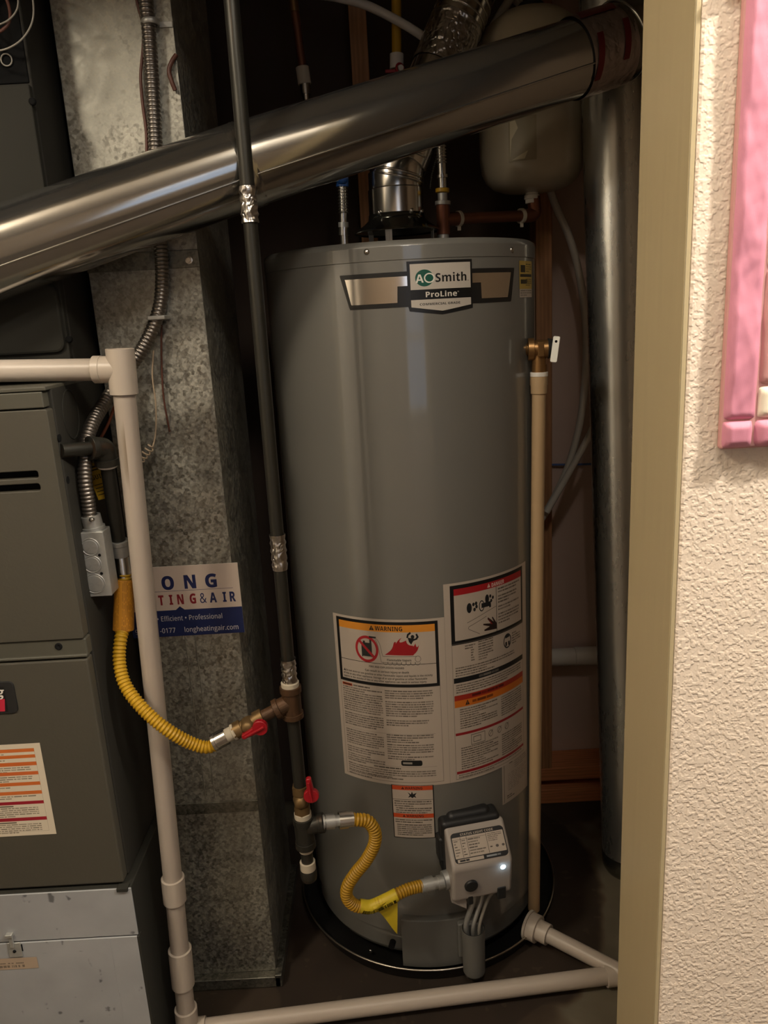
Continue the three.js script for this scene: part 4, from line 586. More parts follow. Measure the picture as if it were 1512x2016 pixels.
// ================================================================ white drain piping in front
{
  const r = 0.0167, D = 1.192, T = at(240, 727, D), bot = at(364, 1988, 1.192); bot.y = 0.030;
  const t = thing('drain_pipe', 'white plastic drain pipe in front of the furnace, continuing along the floor', 'pipe', V(bot.x, 0, bot.z));
  const ax = T.clone().sub(bot).normalize(), on = (y) => bot.clone().addScaledVector(ax, (y - bot.y) / ax.y);
  const yAt = (px, py) => at(px, py, D).y, yTeeT = yAt(240, 686), yTeeB = yAt(248, 776);
  // top tee
  const out = at(-60, 731, 1.196).sub(T).normalize(), left = T.clone().addScaledVector(out, 0.36);
  part(t, 'tee', [ring(on(yTeeB), on(yTeeT), 0.0212, 0.004), rod(T, T.clone().addScaledVector(out, 0.036), 0.0200), ring(T.clone().addScaledVector(out, 0.030), T.clone().addScaledVector(out, 0.042), 0.0206, 0.003)], M.pvcFit, 'white tee at the top with an open upper end');
  part(t, 'pipe', rod(T.clone().addScaledVector(out, 0.034), left, r), M.pvc, 'level pipe across the furnace top');
  part(t, 'elbow', sweep([left.clone().addScaledVector(out, -0.03), left.clone().addScaledVector(out, -0.005), left.clone().addScaledVector(out, 0.010).add(V(0, 0, -0.012)), left.clone().addScaledVector(out, 0.013).add(V(0, 0, -0.045))], 0.0205, { seg: 40, radial: 28 }), M.pvcFit, 'elbow into the cabinet');
  const c1t = yAt(340, 1727), c1b = yAt(342, 1773), c2t = yAt(353, 1868), c2b = yAt(358, 1938), bt = yAt(365, 1984);
  part(t, 'pipe', rod(on(c1t - 0.012), on(yTeeB + 0.01), r), M.pvc, 'long upright pipe with scuffs');
  part(t, 'coupling', ring(on(c1b), on(c1t), 0.0206, 0.0038), M.pvcFit);
  part(t, 'pipe', rod(on(c2t - 0.012), on(c1b + 0.008), r), M.pvc);
  part(t, 'coupling', ring(on(c2b), on(c2t), 0.0212, 0.0042), M.pvcFit);
  part(t, 'pipe', rod(on(bt - 0.012), on(c2b + 0.008), r), M.pvc);
  const end = at(1196, 1961, 1.265); end.y = 0.027; const fl = end.clone().sub(bot).normalize();
  part(t, 'tee', [ring(on(0.004), on(bt), 0.0210, 0.004), rod(bot.clone(), bot.clone().addScaledVector(fl, 0.034), 0.0202)], M.pvcFit, 'tee at the floor');
  part(t, 'floor_pipe', rod(bot.clone().addScaledVector(fl, 0.030), end, 0.0167), M.pvc, 'pipe lying along the floor');
  part(t, 'tee', [ring(end.clone().addScaledVector(fl, -0.006), end.clone().addScaledVector(fl, 0.05), 0.0212, 0.004)], M.pvcFit, 'tee at the right beside the jamb');
}
{
  const a = at(1034, 1838, 1.395), b = at(1222, 1954, 1.262); a.y = 0.044; b.y = 0.036; const d = b.clone().sub(a).normalize(), P = (s) => a.clone().addScaledVector(d, s);
  const t = thing('pan_drain', 'short white plastic drain from the round pan to the floor pipe, lower right', 'pipe', V(a.x, 0, a.z));
  part(t, 'flange', [ring(P(0.006), P(0.012), 0.031, 0.02), ring(P(0.012), P(0.032), 0.0285, 0.011)], M.pvcFit, 'wide flanged pan adapter');
  part(t, 'coupling', ring(P(0.030), P(0.056), 0.0215, 0.005), M.pvcFit);
  part(t, 'pipe', rod(P(0.04), b, 0.0160), M.pvc);
}
// ================================================================ black gas main
const GD = 1.178;
{
  const top = at(452, -40, GD), tee = at(574, 1381, GD), low = at(603, 1638, GD), cap = at(609, 1732, GD), ax = tee.clone().sub(top).normalize(), ax2 = cap.clone().sub(tee).normalize();
  const g = (py) => { const y = at(575, py, GD).y; const q = py <= 1381 ? top.clone().addScaledVector(ax, (y - top.y) / ax.y) : tee.clone().addScaledVector(ax2, (y - tee.y) / ax2.y); return q; };
  const roof = toY(top, ax, 2.43);
  const t = thing('gas_pipe', 'black iron gas main pipe left of the water heater, with foil tape bands', 'pipe', cap);
  part(t, 'pipe', rod(roof, g(1352), 0.0105), M.iron, 'long upper pipe');
  for (const [a, b] of [[362, 434], [1050, 1120], [1296, 1346]]) part(t, 'foil_tape', lathe(g(a), g(b).sub(g(a)), Array.from({ length: 14 }, (_, i) => [i / 13 * g(a).distanceTo(g(b)), 0.0122 + 0.0010 * Math.sin(i * 2.3 + a)]), 28), M.foil, 'silver foil tape band');
  part(t, 'pipe_collar', ring(g(1342), g(1354), 0.0150, 0.006), M.putty);
  const left = at(470, 1436, 1.160), out = left.clone().sub(tee).normalize();
  part(t, 'tee', [rod(g(1408), g(1352), 0.0158), ring(g(1412), g(1402), 0.0180, 0.008), ring(g(1362), g(1350), 0.0178, 0.008), rod(tee, tee.clone().addScaledVector(out, 0.030), 0.0150), ring(tee.clone().addScaledVector(out, 0.022), tee.clone().addScaledVector(out, 0.031), 0.0175, 0.008)], M.ironRust, 'rusty tee');
  part(t, 'pipe', rod(g(1556), g(1405), 0.0108), M.iron, 'lower pipe down to the second valve');
  part(t, 'branch_nipple', rod(tee.clone().addScaledVector(out, 0.025), tee.clone().addScaledVector(out, 0.056), 0.0105), M.ironRust);
  const mk = (p, d, name, label, handleAt, armTo, n) => {
    const v = thing('gas_valve', label, 'valve', p.clone());
    part(v, 'body', [rod(p.clone().addScaledVector(d, -0.026), p.clone().addScaledVector(d, 0.026), 0.0115), hex(p.clone().addScaledVector(d, -0.027), p.clone().addScaledVector(d, -0.012), 0.0148), hex(p.clone().addScaledVector(d, 0.012), p.clone().addScaledVector(d, 0.027), 0.0148), lathe(p, V(0, 0, 1), [[-0.012, 0], [-0.012, 0.010], [0, 0.0145], [0.012, 0.011], [0.018, 0.007], [0.018, 0]], 24)], M.brassDull, 'dull brass body');
    const h = handleAt, z0 = p.z + 0.016, dir = armTo.clone().sub(h).setZ(0), len = dir.length(), ang = Math.atan2(dir.y, dir.x);
    const s = new THREE.Shape(); const rr = 0.0125; for (let i = 0; i <= 24; i++) { const a = 0.45 + (6.283 - 0.9) * i / 24; i ? s.lineTo(Math.cos(a) * rr, Math.sin(a) * rr * 1.05) : s.moveTo(Math.cos(a) * rr, Math.sin(a) * rr * 1.05); } s.lineTo(len, -0.0042); s.quadraticCurveTo(len + 0.004, 0, len, 0.0042); s.closePath();
    const hg = new THREE.ExtrudeGeometry(s, { depth: 0.007, bevelEnabled: true, bevelThickness: 0.0015, bevelSize: 0.0015, bevelOffset: -0.0015, bevelSegments: 3 }); hg.rotateZ(ang); hg.translate(h.x, h.y, z0);
    const rib = box(-0.008, len * 0.9, -0.0018, 0.0018, 0.0085, 0.0125, 0.001); rib.rotateZ(ang); rib.translate(h.x, h.y, z0);
    part(v, 'handle', [hg, rib], M.red, 'red lever handle');
    return v;
  };
  const pv = tee.clone().addScaledVector(out, 0.080);
  mk(pv, out, 'gas_valve', 'small brass gas valve with red lever pointing left, feeding the furnace hose', at(513, 1429, GD - 0.03), at(480, 1447, GD - 0.03));
  const pl = g(1574); mk(pl, ax2.clone().negate(), 'gas_valve', 'small brass gas valve with an upright red lever below the iron tee beside the tank', at(612, 1573, GD - 0.03), at(606, 1540, GD - 0.03));
  // lower tee, drip leg
  part(t, 'pipe_collar', ring(g(1612), g(1600), 0.0150, 0.006), M.putty, 'pale thread sealant');
  const lo = thing('gas_drip_leg', 'black iron tee and capped drip leg hanging below the second red valve', 'pipe', cap);
  part(lo, 'tee', [rod(g(1664), g(1611), 0.0168), ring(g(1622), g(1609), 0.0182, 0.008), ring(g(1668), g(1656), 0.0180, 0.008), rod(low.clone().add(V(0, 0.010, 0)), at(634, 1619, GD - 0.002), 0.0150), ring(at(627, 1621, GD), at(638, 1619, GD), 0.0172, 0.008)], M.iron);
  part(lo, 'nipple', rod(g(1708), g(1660), 0.0106), M.iron); part(lo, 'thread_tape', [ring(g(1676), g(1666), 0.0128, 0.004), ring(g(1712), g(1697), 0.0138, 0.005)], M.putty);
  part(lo, 'cap', lathe(g(1736), ax2.clone().negate(), [[0, 0], [0, 0.008], [0.004, 0.0132], [0.010, 0.0145], [0.0101, 0.0145], [0.026, 0.0150], [0.026, 0.009]], 32), M.iron, 'black pipe cap');

  // hose to the furnace
  const n0 = tee.clone().addScaledVector(out, 0.104), n1 = n0.clone().addScaledVector(out, 0.020), n2 = n1.clone().addScaledVector(out, 0.018);
  const h1 = thing('gas_hose', 'yellow corrugated gas hose curving from the furnace to the left pointing red valve', 'hose', at(400, 1480, 1.16));
  part(h1, 'fitting', [rod(n0, n1, 0.0115), ring(n0, n0.clone().addScaledVector(out, 0.005), 0.0140, 0.006)], M.putty, 'fitting with pale sealant'); part(h1, 'nut', [hex(n1.clone().addScaledVector(out, -0.004), n2, 0.0148), ring(n2.clone().addScaledVector(out, -0.003), n2.clone().addScaledVector(out, 0.003), 0.0150, 0.006)], M.steel, 'steel hex nut');
  const hosePts = [n2.clone().addScaledVector(out, -0.006), at(428, 1463, 1.155), at(408, 1471, 1.152), at(376, 1463, 1.148), at(330, 1437, 1.140), at(282, 1396, 1.145), at(246, 1347, 1.160), at(235, 1300, 1.175), at(238, 1256, 1.19), at(244, 1232, 1.205), at(246, 1190, 1.214), at(246, 1130, 1.222)];
  part(h1, 'hose', sweep(hosePts, corrug(0.0102, 0.0009, 0.0062), { seg: 900, radial: 20 }), M.yellow);
  const sl0 = at(243, 1240, 1.205), sl1 = at(245, 1140, 1.220), sd = sl1.clone().sub(sl0);
  part(h1, 'tag_sleeve', lathe(sl0, sd, [[0, 0.014], [0, 0.0168], [0.001, 0.0172], [sd.length() * 0.5, 0.0165], [sd.length() - 0.001, 0.0160], [sd.length(), 0.0156], [sd.length(), 0.014]], 48), std({ roughness: 0.6, color: 0xffffff, map: (() => { const x = paint(512, 512, (x, w, H) => { x.fillStyle = '#c98a24'; x.fillRect(0, 0, w, H); x.fillStyle = '#6d4410'; for (let i = 0; i < 40; i++) { let k = 8, j = 0; while (k < 490) { const q = 8 + 34 * hash(i, j++, 4); x.globalAlpha = 0.25 + 0.4 * hash(i, j, 8); x.fillRect(12 + i * 12.3, k, 5, q); k += q + 6; } } }); x.wrapS = x.wrapT = THREE.RepeatWrapping; x.repeat.set(1 / 0.108, 1 / 0.09); return x; })() }), 'orange printed tag sleeve');
  const u0 = at(245, 1140, 1.222), ud = at(235, 1060, 1.232).sub(u0).normalize(), U = (s) => u0.clone().addScaledVector(ud, s);
  part(h1, 'nut', [hex(U(0.012), U(0.037), 0.0135), rod(U(0.002), U(0.014), 0.0112)], M.steel);

  // hose to the water heater
  const a0 = at(634, 1619, GD - 0.002), a1 = at(662, 1616, GD + 0.004), a2 = at(690, 1616, GD + 0.008), h2 = thing('gas_hose', 'yellow gas hose looping from the iron tee to the water heater control valve', 'hose', at(700, 1790, 1.22));
  const f1 = a1.clone().sub(a0).normalize(), A = (s) => a0.clone().addScaledVector(f1, s);
  part(h2, 'fitting', [rod(A(0), A(0.032), 0.0098), hex(A(0.006), A(0.022), 0.0132), ring(A(0.0), A(0.004), 0.0125, 0.005)], M.zinc); part(h2, 'nut', [hex(A(0.030), A(0.046), 0.0150), rod(A(0.044), A(0.056), 0.0128)], M.steel, 'steel flare nut');
  const gi = at(876, 1735, 1.272), hp = [A(0.050), at(704, 1614, 1.19), at(722, 1616, 1.195), at(737, 1634, 1.198), at(738, 1658, 1.20), at(722, 1692, 1.205), at(698, 1722, 1.21), at(683, 1748, 1.212), at(684, 1768, 1.215), at(700, 1783, 1.218), at(726, 1785, 1.222), at(760, 1772, 1.228), at(800, 1752, 1.246), at(838, 1742, 1.264)];
  part(h2, 'hose', sweep(hp, corrug(0.0110, 0.0009, 0.0058), { seg: 1000, radial: 20 }), M.yellowDeep);
  const e0 = at(828, 1745, 1.260), ed = gi.clone().sub(e0).normalize(), Q = (s) => e0.clone().addScaledVector(ed, s);
  part(h2, 'nut', [rod(Q(0.0), Q(0.012), 0.0128), hex(Q(0.010), Q(0.026), 0.0150), rod(Q(0.026), Q(0.036), 0.011), hex(Q(0.034), Q(0.046), 0.0135)], M.zinc, 'flare nut at the control valve');
  // yellow warning tag wrapped on the hose
  const tg = [at(708, 1783, 1.219), at(728, 1785, 1.222), at(760, 1772, 1.228), at(781, 1761, 1.234)];
  const tag = part(h2, 'tag', [sweep(tg, 0.0124, { seg: 30, radial: 20 }), (() => { const P0 = at(735, 1786, 1.212), P1 = at(783, 1764, 1.224), P2 = at(782, 1836, 1.236), P3 = at(776, 1812, 1.225); const n = 10, pos = [], uv = [], idx = []; for (let i = 0; i <= n; i++) for (let j = 0; j <= n; j++) { const s = i / n, k = j / n, top = P0.clone().lerp(P1, s), bot = P0.clone().lerp(P2, Math.max(s, 0.02)); const p = top.lerp(bot, k); p.z += 0.004 * Math.sin(s * 5 + k * 3); pos.push(p.x, p.y, p.z); uv.push(s, k); if (i < n && j < n) { const a = i * (n + 1) + j; idx.push(a, a + 1, a + n + 1, a + 1, a + n + 2, a + n + 1); } } const m = pos.length / 3; for (let i = 0; i < m; i++) { pos.push(pos[3 * i], pos[3 * i + 1], pos[3 * i + 2] - 0.0006); uv.push(uv[2 * i], uv[2 * i + 1]); } const L = idx.length; for (let i = 0; i < L; i += 3) idx.push(idx[i] + m, idx[i + 2] + m, idx[i + 1] + m); const g = new THREE.BufferGeometry(); g.setAttribute('position', new THREE.Float32BufferAttribute(pos, 3)); g.setAttribute('uv', new THREE.Float32BufferAttribute(uv, 2)); g.setIndex(idx); g.computeVertexNormals(); return g; })()], M.yellowTag, 'bright yellow plastic tag wrapped round the hose');
  part(tag, 'bar_code', (() => { const gs = []; const c = new THREE.CatmullRomCurve3(tg, false, 'centripetal'); for (let i = 0; i < 30; i++) { const u = 0.06 + i * 0.029, p = c.getPointAt(u), tn = c.getTangentAt(u); if (hash(i, 4, 2) < 0.2) continue; const n = V(0, -0.45, 0.9).addScaledVector(tn, -V(0, -0.45, 0.9).dot(tn)).normalize(), up = tn.clone().cross(n).normalize(); const w = 0.0003 + 0.0006 * hash(i, 1, 1); const g = new THREE.CylinderGeometry(0.0128, 0.0128, w * 2, 12, 1, true, -0.55, 1.1); const m = new THREE.Matrix4().makeBasis(up.clone().negate(), tn, n); g.applyMatrix4(m); g.translate(p.x, p.y, p.z); gs.push(g); } return gs; })(), M.labelBlack, 'black bar code on the tag');
}
// gas stub out of the furnace side
{
  const w = V(FX, at(140, 886, 1.142).y, -1.142), e = at(206, 880, 1.197), dn = at(235, 1072, 1.222), d0 = e.clone().sub(w).normalize(), d1 = dn.clone().sub(e).normalize();
  const t = thing('gas_pipe', 'short black gas pipe elbow coming out of the furnace side above the metal junction box', 'pipe', dn.clone());
  part(t, 'nipple', rod(w, e.clone().addScaledVector(d0, -0.020), 0.0105), M.iron);
  part(t, 'elbow', [sweep([e.clone().addScaledVector(d0, -0.024), e.clone().addScaledVector(d0, -0.012), e.clone().addScaledVector(d0, -0.002).addScaledVector(d1, 0.003), e.clone().addScaledVector(d1, 0.014), e.clone().addScaledVector(d1, 0.026)], 0.0165, { seg: 40, radial: 28 }), ring(e.clone().addScaledVector(d0, -0.026), e.clone().addScaledVector(d0, -0.017), 0.0185, 0.008), ring(e.clone().addScaledVector(d1, 0.018), e.clone().addScaledVector(d1, 0.029), 0.0188, 0.008)], M.iron, 'black elbow');
  part(t, 'thread_sealant', ring(e.clone().addScaledVector(d1, 0.028), e.clone().addScaledVector(d1, 0.033), 0.0150, 0.006), M.white);
  part(t, 'pipe', rod(e.clone().addScaledVector(d1, 0.022), dn, 0.0112), M.iron, 'black drop pipe');
  part(t, 'union', [rod(dn.clone().addScaledVector(d1, -0.006), dn.clone().addScaledVector(d1, 0.020), 0.0138), ring(dn.clone().addScaledVector(d1, -0.008), dn.clone().addScaledVector(d1, 0.0), 0.0150, 0.006)], M.zinc, 'zinc union with pale tape');
}
{
  // yellow tag behind the drop pipe
  const a = at(200, 945, 1.226), t = thing('paper_tag', 'yellow printed tag hanging behind the short black gas pipe at the furnace', 'tag', a);
  const g = box(-0.018, 0.018, -0.030, 0.030, -0.0005, 0.0005, 0.0004); g.rotateZ(0.24); g.rotateY(-0.15); g.translate(a.x, a.y, a.z); part(t, 'card', g, M.yellowTag);
  const f = flatLabel(-0.0175, 0.0175, -0.0295, 0.0295, 0.0008); f.rotateZ(0.24); f.rotateY(-0.15); f.translate(a.x, a.y, a.z); part(t, 'print', f, std({ roughness: 0.6, map: paint(256, 430, (x, w, H) => { x.fillStyle = '#b8921c'; x.fillRect(0, 0, w, H); x.fillStyle = '#2a2109'; x.font = 'bold 74px sans-serif'; x.fillText('GUIDE', 8, 190); x.fillRect(14, 30, 200, 22); x.fillRect(14, 70, 160, 16); for (const y of [250, 290, 330, 370]) x.fillRect(20, y, 190 - (y % 60), 10); }) }), 'black lettering on yellow');
}
// junction box and flexible conduit
{
  const D = 1.166, a = at(158, 1113, D), b = at(211, 1110, D), x0 = a.x, x1 = b.x, y0 = at(186, 1175, D).y, y1 = at(181, 1048, D).y, z = -D, cx = (x0 + x1) / 2;
  const t = thing('junction_box', 'small galvanized electrical box with three round knockouts on the side of the furnace', 'electrical box', V(cx, y0, z - 0.02));
  part(t, 'body', [box(x0, x1, y0, y1, z - 0.036, z - 0.002, 0.002), box(FX - 0.004, x0 + 0.004, y0 + 0.02, y1 - 0.02, z - 0.034, z - 0.012, 0.001)], M.zinc);
  const face = part(t, 'face_plate', box(x0 - 0.0005, x1 + 0.0005, y0, y1, z - 0.003, z, 0.0015), M.zinc);
  for (const [px, py, r] of [[178, 1077, 0.0128], [182, 1111, 0.0128], [186.5, 1149, 0.0152]]) { const p = at(px, py, D); part(face, 'knockout', lathe(V(p.x, p.y, z), V(0, 0, 1), [[-0.001, r + 0.002], [0.0009, r + 0.0016], [0.0010, r + 0.0002], [-0.0002, r - 0.0003], [0.0006, r - 0.001], [0.0012, r - 0.003], [0.0012, 0]], 40), M.zinc); }
  for (const [px, py] of [[196, 1093], [200, 1129]]) { const p = at(px, py, D); part(face, 'screw_hole', lathe(V(p.x, p.y, z), V(0, 0, 1), [[0, 0.0024], [0.0004, 0.0024], [0.0004, 0]], 16), M.black); }
  const c0 = V(cx + 0.002, y1 - 0.001, z - 0.019), c1 = at(178, 1014, 1.184), cd = c1.clone().sub(c0);
  part(t, 'connector', [ring(c0, c1, 0.0150, 0.004), ring(c0, c0.clone().addScaledVector(cd.clone().normalize(), 0.006), 0.0175, 0.006)], M.zinc, 'round conduit connector'); part(t, 'connector_screw', lathe(at(181, 1023, 1.169), V(0, 0.1, 1), [[-0.004, 0.0035], [0.003, 0.0038], [0.004, 0.002], [0.004, 0]], 16), M.steel);
  const k = thing('flexible_conduit', 'ribbed flexible metal conduit snaking down the duct to the electrical box', 'conduit', at(178, 1014, 1.184));
  const pts = [at(284, -30, 1.312).setY(2.43), at(284, -30, 1.312).setY(2.2), at(284, -30, 1.312), at(293, 60, 1.312), at(299, 150, 1.312), at(304, 240, 1.312), at(308, 320, 1.312), at(312, 400, 1.311), at(316, 480, 1.310), at(319, 545, 1.309), at(315, 600, 1.306), at(300, 648, 1.300), at(272, 700, 1.294), at(238, 745, 1.290), at(208, 790, 1.264), at(180, 838, 1.216), at(170, 872, 1.194), at(167, 910, 1.186), at(168, 950, 1.180), at(173, 985, 1.180), at(178, 1030, 1.184)];
  part(k, 'conduit', sweep(pts, (s) => { const q = ((s / 0.0062) % 1 + 1) % 1; return 0.0094 + 0.0018 * Math.pow(Math.sin(q * Math.PI), 0.6); }, { seg: 2000, radial: 18 }), M.conduit);
  for (const [px, py, d] of [[296, 44, 1.312], [323, 625, 1.300]]) { const p = at(px - (py > 100 ? 14 : 0), py, d); part(k, 'strap', py < 100 ? [new THREE.TorusGeometry(0.0118, 0.0022, 8, 28).rotateX(Math.PI / 2).scale(1, 2, 1).translate(p.x, p.y, p.z), box(p.x + 0.010, p.x + 0.030, p.y - 0.004, p.y + 0.004, DZ + 0.0004, DZ + 0.002, 0.0005)] : [box(p.x - 0.013, p.x + 0.016, p.y - 0.004, p.y + 0.003, DZ + 0.001, p.z + 0.0125, 0.002)], M.zinc, 'small metal strap'); }
}
// thin cables beside the conduit
{
  const W = (name, label, pts, r, m, cat = 'cable') => single(name, label, cat, pts[pts.length - 1].clone(), sweep(pts, r, { seg: 160, radial: 10 }), m);
  W('control_cable', 'thin brown control cable running down the upper duct left of the ribbed conduit', [at(266, -20, 1.318).setY(2.43), at(266, -20, 1.318).setY(2.2), at(266, -20, 1.318), at(274, 20, 1.318), at(281, 44, 1.318), at(282, 90, 1.320), at(277, 150, 1.319), at(281, 205, 1.320), at(288, 260, 1.320), at(289, 330, 1.320)], 0.0024, M.wireBrown);
  W('control_cable', 'thin brown cable hanging along the lower duct beside the white drain pipe', [at(318, 640, 1.314), at(318, 700, 1.317), at(322, 780, 1.318), at(334, 850, 1.320)], 0.0016, M.wireBrown);
  W('control_cable', 'reddish brown cable passing under the ribbed conduit behind the white tee', [at(240, 780, 1.29), at(226, 800, 1.30), at(214, 832, 1.305), at(196, 866, 1.30), at(186, 880, 1.295)], 0.0026, std({ color: lin(0.26, 0.08, 0.04), roughness: 0.5 }));
  const pts = [at(302, 690, 1.306), at(300, 740, 1.305), at(306, 790, 1.304), at(307, 840, 1.300), at(303, 872, 1.296), at(300, 880, 1.295)];
  const p0 = at(299, 878, 1.294), p1 = at(276, 906, 1.290), ax = p1.clone().sub(p0), u = V(0, 0, 1), v = ax.clone().normalize().cross(u);
  for (let i = 0; i <= 40; i++) { const a = i / 40 * 6.283 * 4; pts.push(p0.clone().addScaledVector(ax, i / 40).addScaledVector(u, Math.cos(a) * 0.006).addScaledVector(v, Math.sin(a) * 0.006)); }
  single('thermostat_wire', 'thin tan wire ending in a small coil right of the white drain pipe', 'wire', p1.clone(), sweep(pts, 0.0013, { seg: 420, radial: 8 }), M.wireTan);
  W('control_cable', 'short dark brown cable stub on the right edge of the upper duct', [at(347, 108, 1.322), at(338, 122, 1.318), at(333, 140, 1.318), at(338, 160, 1.318), at(345, 178, 1.320)], 0.0034, M.wireBrown);
}
// ================================================================ water connections on top of the heater
{
  const base = V(0, 0, 0), d = 1.585;
  const flex = (t, a, b, r) => part(t, 'hose', sweep([a, a.clone().lerp(b, 0.5), b], corrug(r, 0.0013, 0.0056), { seg: 260, radial: 18 }), M.steel, 'ribbed flexible connector');
  { // cold side, left
    const y = TANK.top - 0.009, b = at(678, 478, d), X = (px, py) => at(px, py, d), t = thing('water_connector', 'ribbed steel water connector with a blue valve at the left of the tank top', 'hose', V(b.x, y, b.z));
    part(t, 'nipple', [rod(V(b.x, y, b.z), X(677, 452), 0.0092), hex(X(677, 464), X(677, 448), 0.0125)], M.steel); part(t, 'sleeve', rod(X(676, 440), X(676, 418), 0.0080), M.steel); part(t, 'nut', hex(X(676.5, 452), X(676, 438), 0.0112), M.zinc);
    flex(t, X(676, 420), X(674, 366), 0.0095); const v = part(t, 'valve_body', [rod(X(674, 368), X(673, 320), 0.0120), lathe(X(673, 352), V(0, 0, 1), [[-0.01, 0.0], [-0.01, 0.012], [0.012, 0.012], [0.012, 0]], 20)], M.blue, 'blue valve'); const a = X(672, 352); part(v, 'handle', [box(a.x - 0.034, a.x - 0.004, a.y - 0.006, a.y + 0.006, a.z + 0.004, a.z + 0.014, 0.003)], M.zinc, 'grey lever');
    part(t, 'riser', rod(X(673, 322), X(668, 220), 0.0090), M.copper);
  }
  { // hot side, right: copper tee to the expansion tank
    const y = TANK.top - 0.009, X = (px, py) => at(px, py, d), b = X(872, 462), neck = at(1047, 384, 1.70), el = at(1050, 424, 1.70), te = X(872, 432), dd = el.clone().sub(te).normalize(), S = (s) => te.clone().addScaledVector(dd, s), Ln = te.distanceTo(el);
    const t = thing('copper_pipe', 'reddish copper tee and cross pipe from the tank top to the cream expansion tank', 'pipe', V(b.x, y, b.z));
    part(t, 'nipple', [rod(V(b.x, y, b.z), X(872, 455), 0.0112), ring(V(b.x, y, b.z), V(b.x, y + 0.012, b.z), 0.0165, 0.008)], M.zinc);
    part(t, 'tee', [rod(X(873, 462), X(872, 402), 0.0128), rod(te, S(0.036), 0.0128)], M.copper); part(t, 'cross_pipe', rod(S(0.03), S(Ln - 0.024), 0.0108), M.copper);
    for (const s of [0.034, Ln - 0.036]) part(t, 'white_collar', [ring(S(s), S(s + 0.007), 0.0148, 0.005), box(S(s).x, S(s).x + 0.007, S(s).y - 0.022, S(s).y - 0.012, S(s).z - 0.001, S(s).z + 0.002, 0.001)], M.putty, 'pale sealant ring');
    part(t, 'elbow', [sweep([S(Ln - 0.030), S(Ln - 0.014), el.clone().add(V(0.002, 0.004, 0)), el.clone().add(V(0.002, 0.018, 0)), el.clone().add(V(0.001, 0.036, 0))], 0.0135, { seg: 40, radial: 24 })], M.copper);
    const c = thing('water_connector', 'ribbed steel water connector with a yellow ring standing on the copper tee', 'hose', X(872, 402));
    part(c, 'adapter', [rod(X(872, 404), X(871, 380), 0.0092), ring(X(872, 404), X(872, 396), 0.0150, 0.006)], M.zinc); part(c, 'yellow_ring', ring(X(871, 379), X(871, 371), 0.0132, 0.005), M.yellow, 'yellow ring'); part(c, 'sleeve', [rod(X(871, 372), X(869, 320), 0.0080), ring(X(870.5, 351), X(870, 344), 0.0105, 0.004)], M.steel); flex(c, X(869, 322), X(866, 262), 0.0095);
    const s = at(846, 372, 1.60), s1 = at(862, 300, 1.60); single('sensor_cable', 'thin dark ribbed cable hanging right of the shiny vent elbow', 'cable', s, sweep([s, at(851, 340, 1.60), s1], corrug(0.0022, 0.0006, 0.004), { seg: 120, radial: 8 }), M.pipeDark);
  }
  { // expansion tank
    const c0 = at(1047, 380, 1.70), R = 0.105, top = at(1038, 42, 1.70), h = 0.335, t = thing('expansion_tank', 'cream expansion tank hung in the upper right corner behind the diagonal pipe', 'tank', V(c0.x, c0.y - 0.012, c0.z));
    part(t, 'shell', lathe(V(c0.x, c0.y, c0.z), Y, [[0, 0], [0.001, 0.034], [0.005, 0.060], [0.012, 0.079], [0.024, 0.093], [0.042, 0.1015], [0.066, 0.1045], [0.085, R], [h * 0.5, R], [h * 0.5 + 0.001, R + 0.002], [h * 0.5 + 0.010, R + 0.002], [h * 0.5 + 0.011, R], [h - 0.06, R - 0.002], [h - 0.03, 0.088], [h - 0.010, 0.060], [h, 0.025], [h, 0]], 72), M.cream);
    part(t, 'neck', [rod(V(c0.x, c0.y - 0.020, c0.z), V(c0.x, c0.y + 0.004, c0.z), 0.0132), ring(V(c0.x, c0.y - 0.012, c0.z), V(c0.x, c0.y - 0.004, c0.z), 0.0155, 0.005)], M.white, 'threaded neck'); part(t, 'valve_cap', lathe(V(c0.x, c0.y + h - 0.004, c0.z), Y, [[0, 0.026], [0.010, 0.026], [0.014, 0.022], [0.014, 0]], 32), M.rubber, 'black cap on top');
    const q = (px, py) => { const v = ray(px, py), ox = -c0.x, oz = -c0.z, A = v.x * v.x + v.z * v.z, B = 2 * (ox * v.x + oz * v.z), C = ox * ox + oz * oz - R * R, k = (-B - Math.sqrt(Math.max(0, B * B - 4 * A * C))) / (2 * A); return [Math.atan2(ox + v.x * k, oz + v.z * k), camera.position.y + v.y * k]; };
    const [fa, ya] = q(1002, 320), [fb, yb] = q(1056, 225), n = 16, pos = [], nor = [], uv = [], idx = []; for (let i = 0; i <= n; i++) { const p = fa + (fb - fa) * i / n; for (const k of [0, 1]) { pos.push(c0.x + Math.sin(p) * (R + 0.0006), k ? yb : ya, c0.z + Math.cos(p) * (R + 0.0006)); nor.push(Math.sin(p), 0, Math.cos(p)); uv.push(i / n, k); } if (i < n) { const k = i * 2; idx.push(k, k + 2, k + 1, k + 1, k + 2, k + 3); } } const g = new THREE.BufferGeometry(); g.setAttribute('position', new THREE.Float32BufferAttribute(pos, 3)); g.setAttribute('normal', new THREE.Float32BufferAttribute(nor, 3)); g.setAttribute('uv', new THREE.Float32BufferAttribute(uv, 2)); g.setIndex(idx);
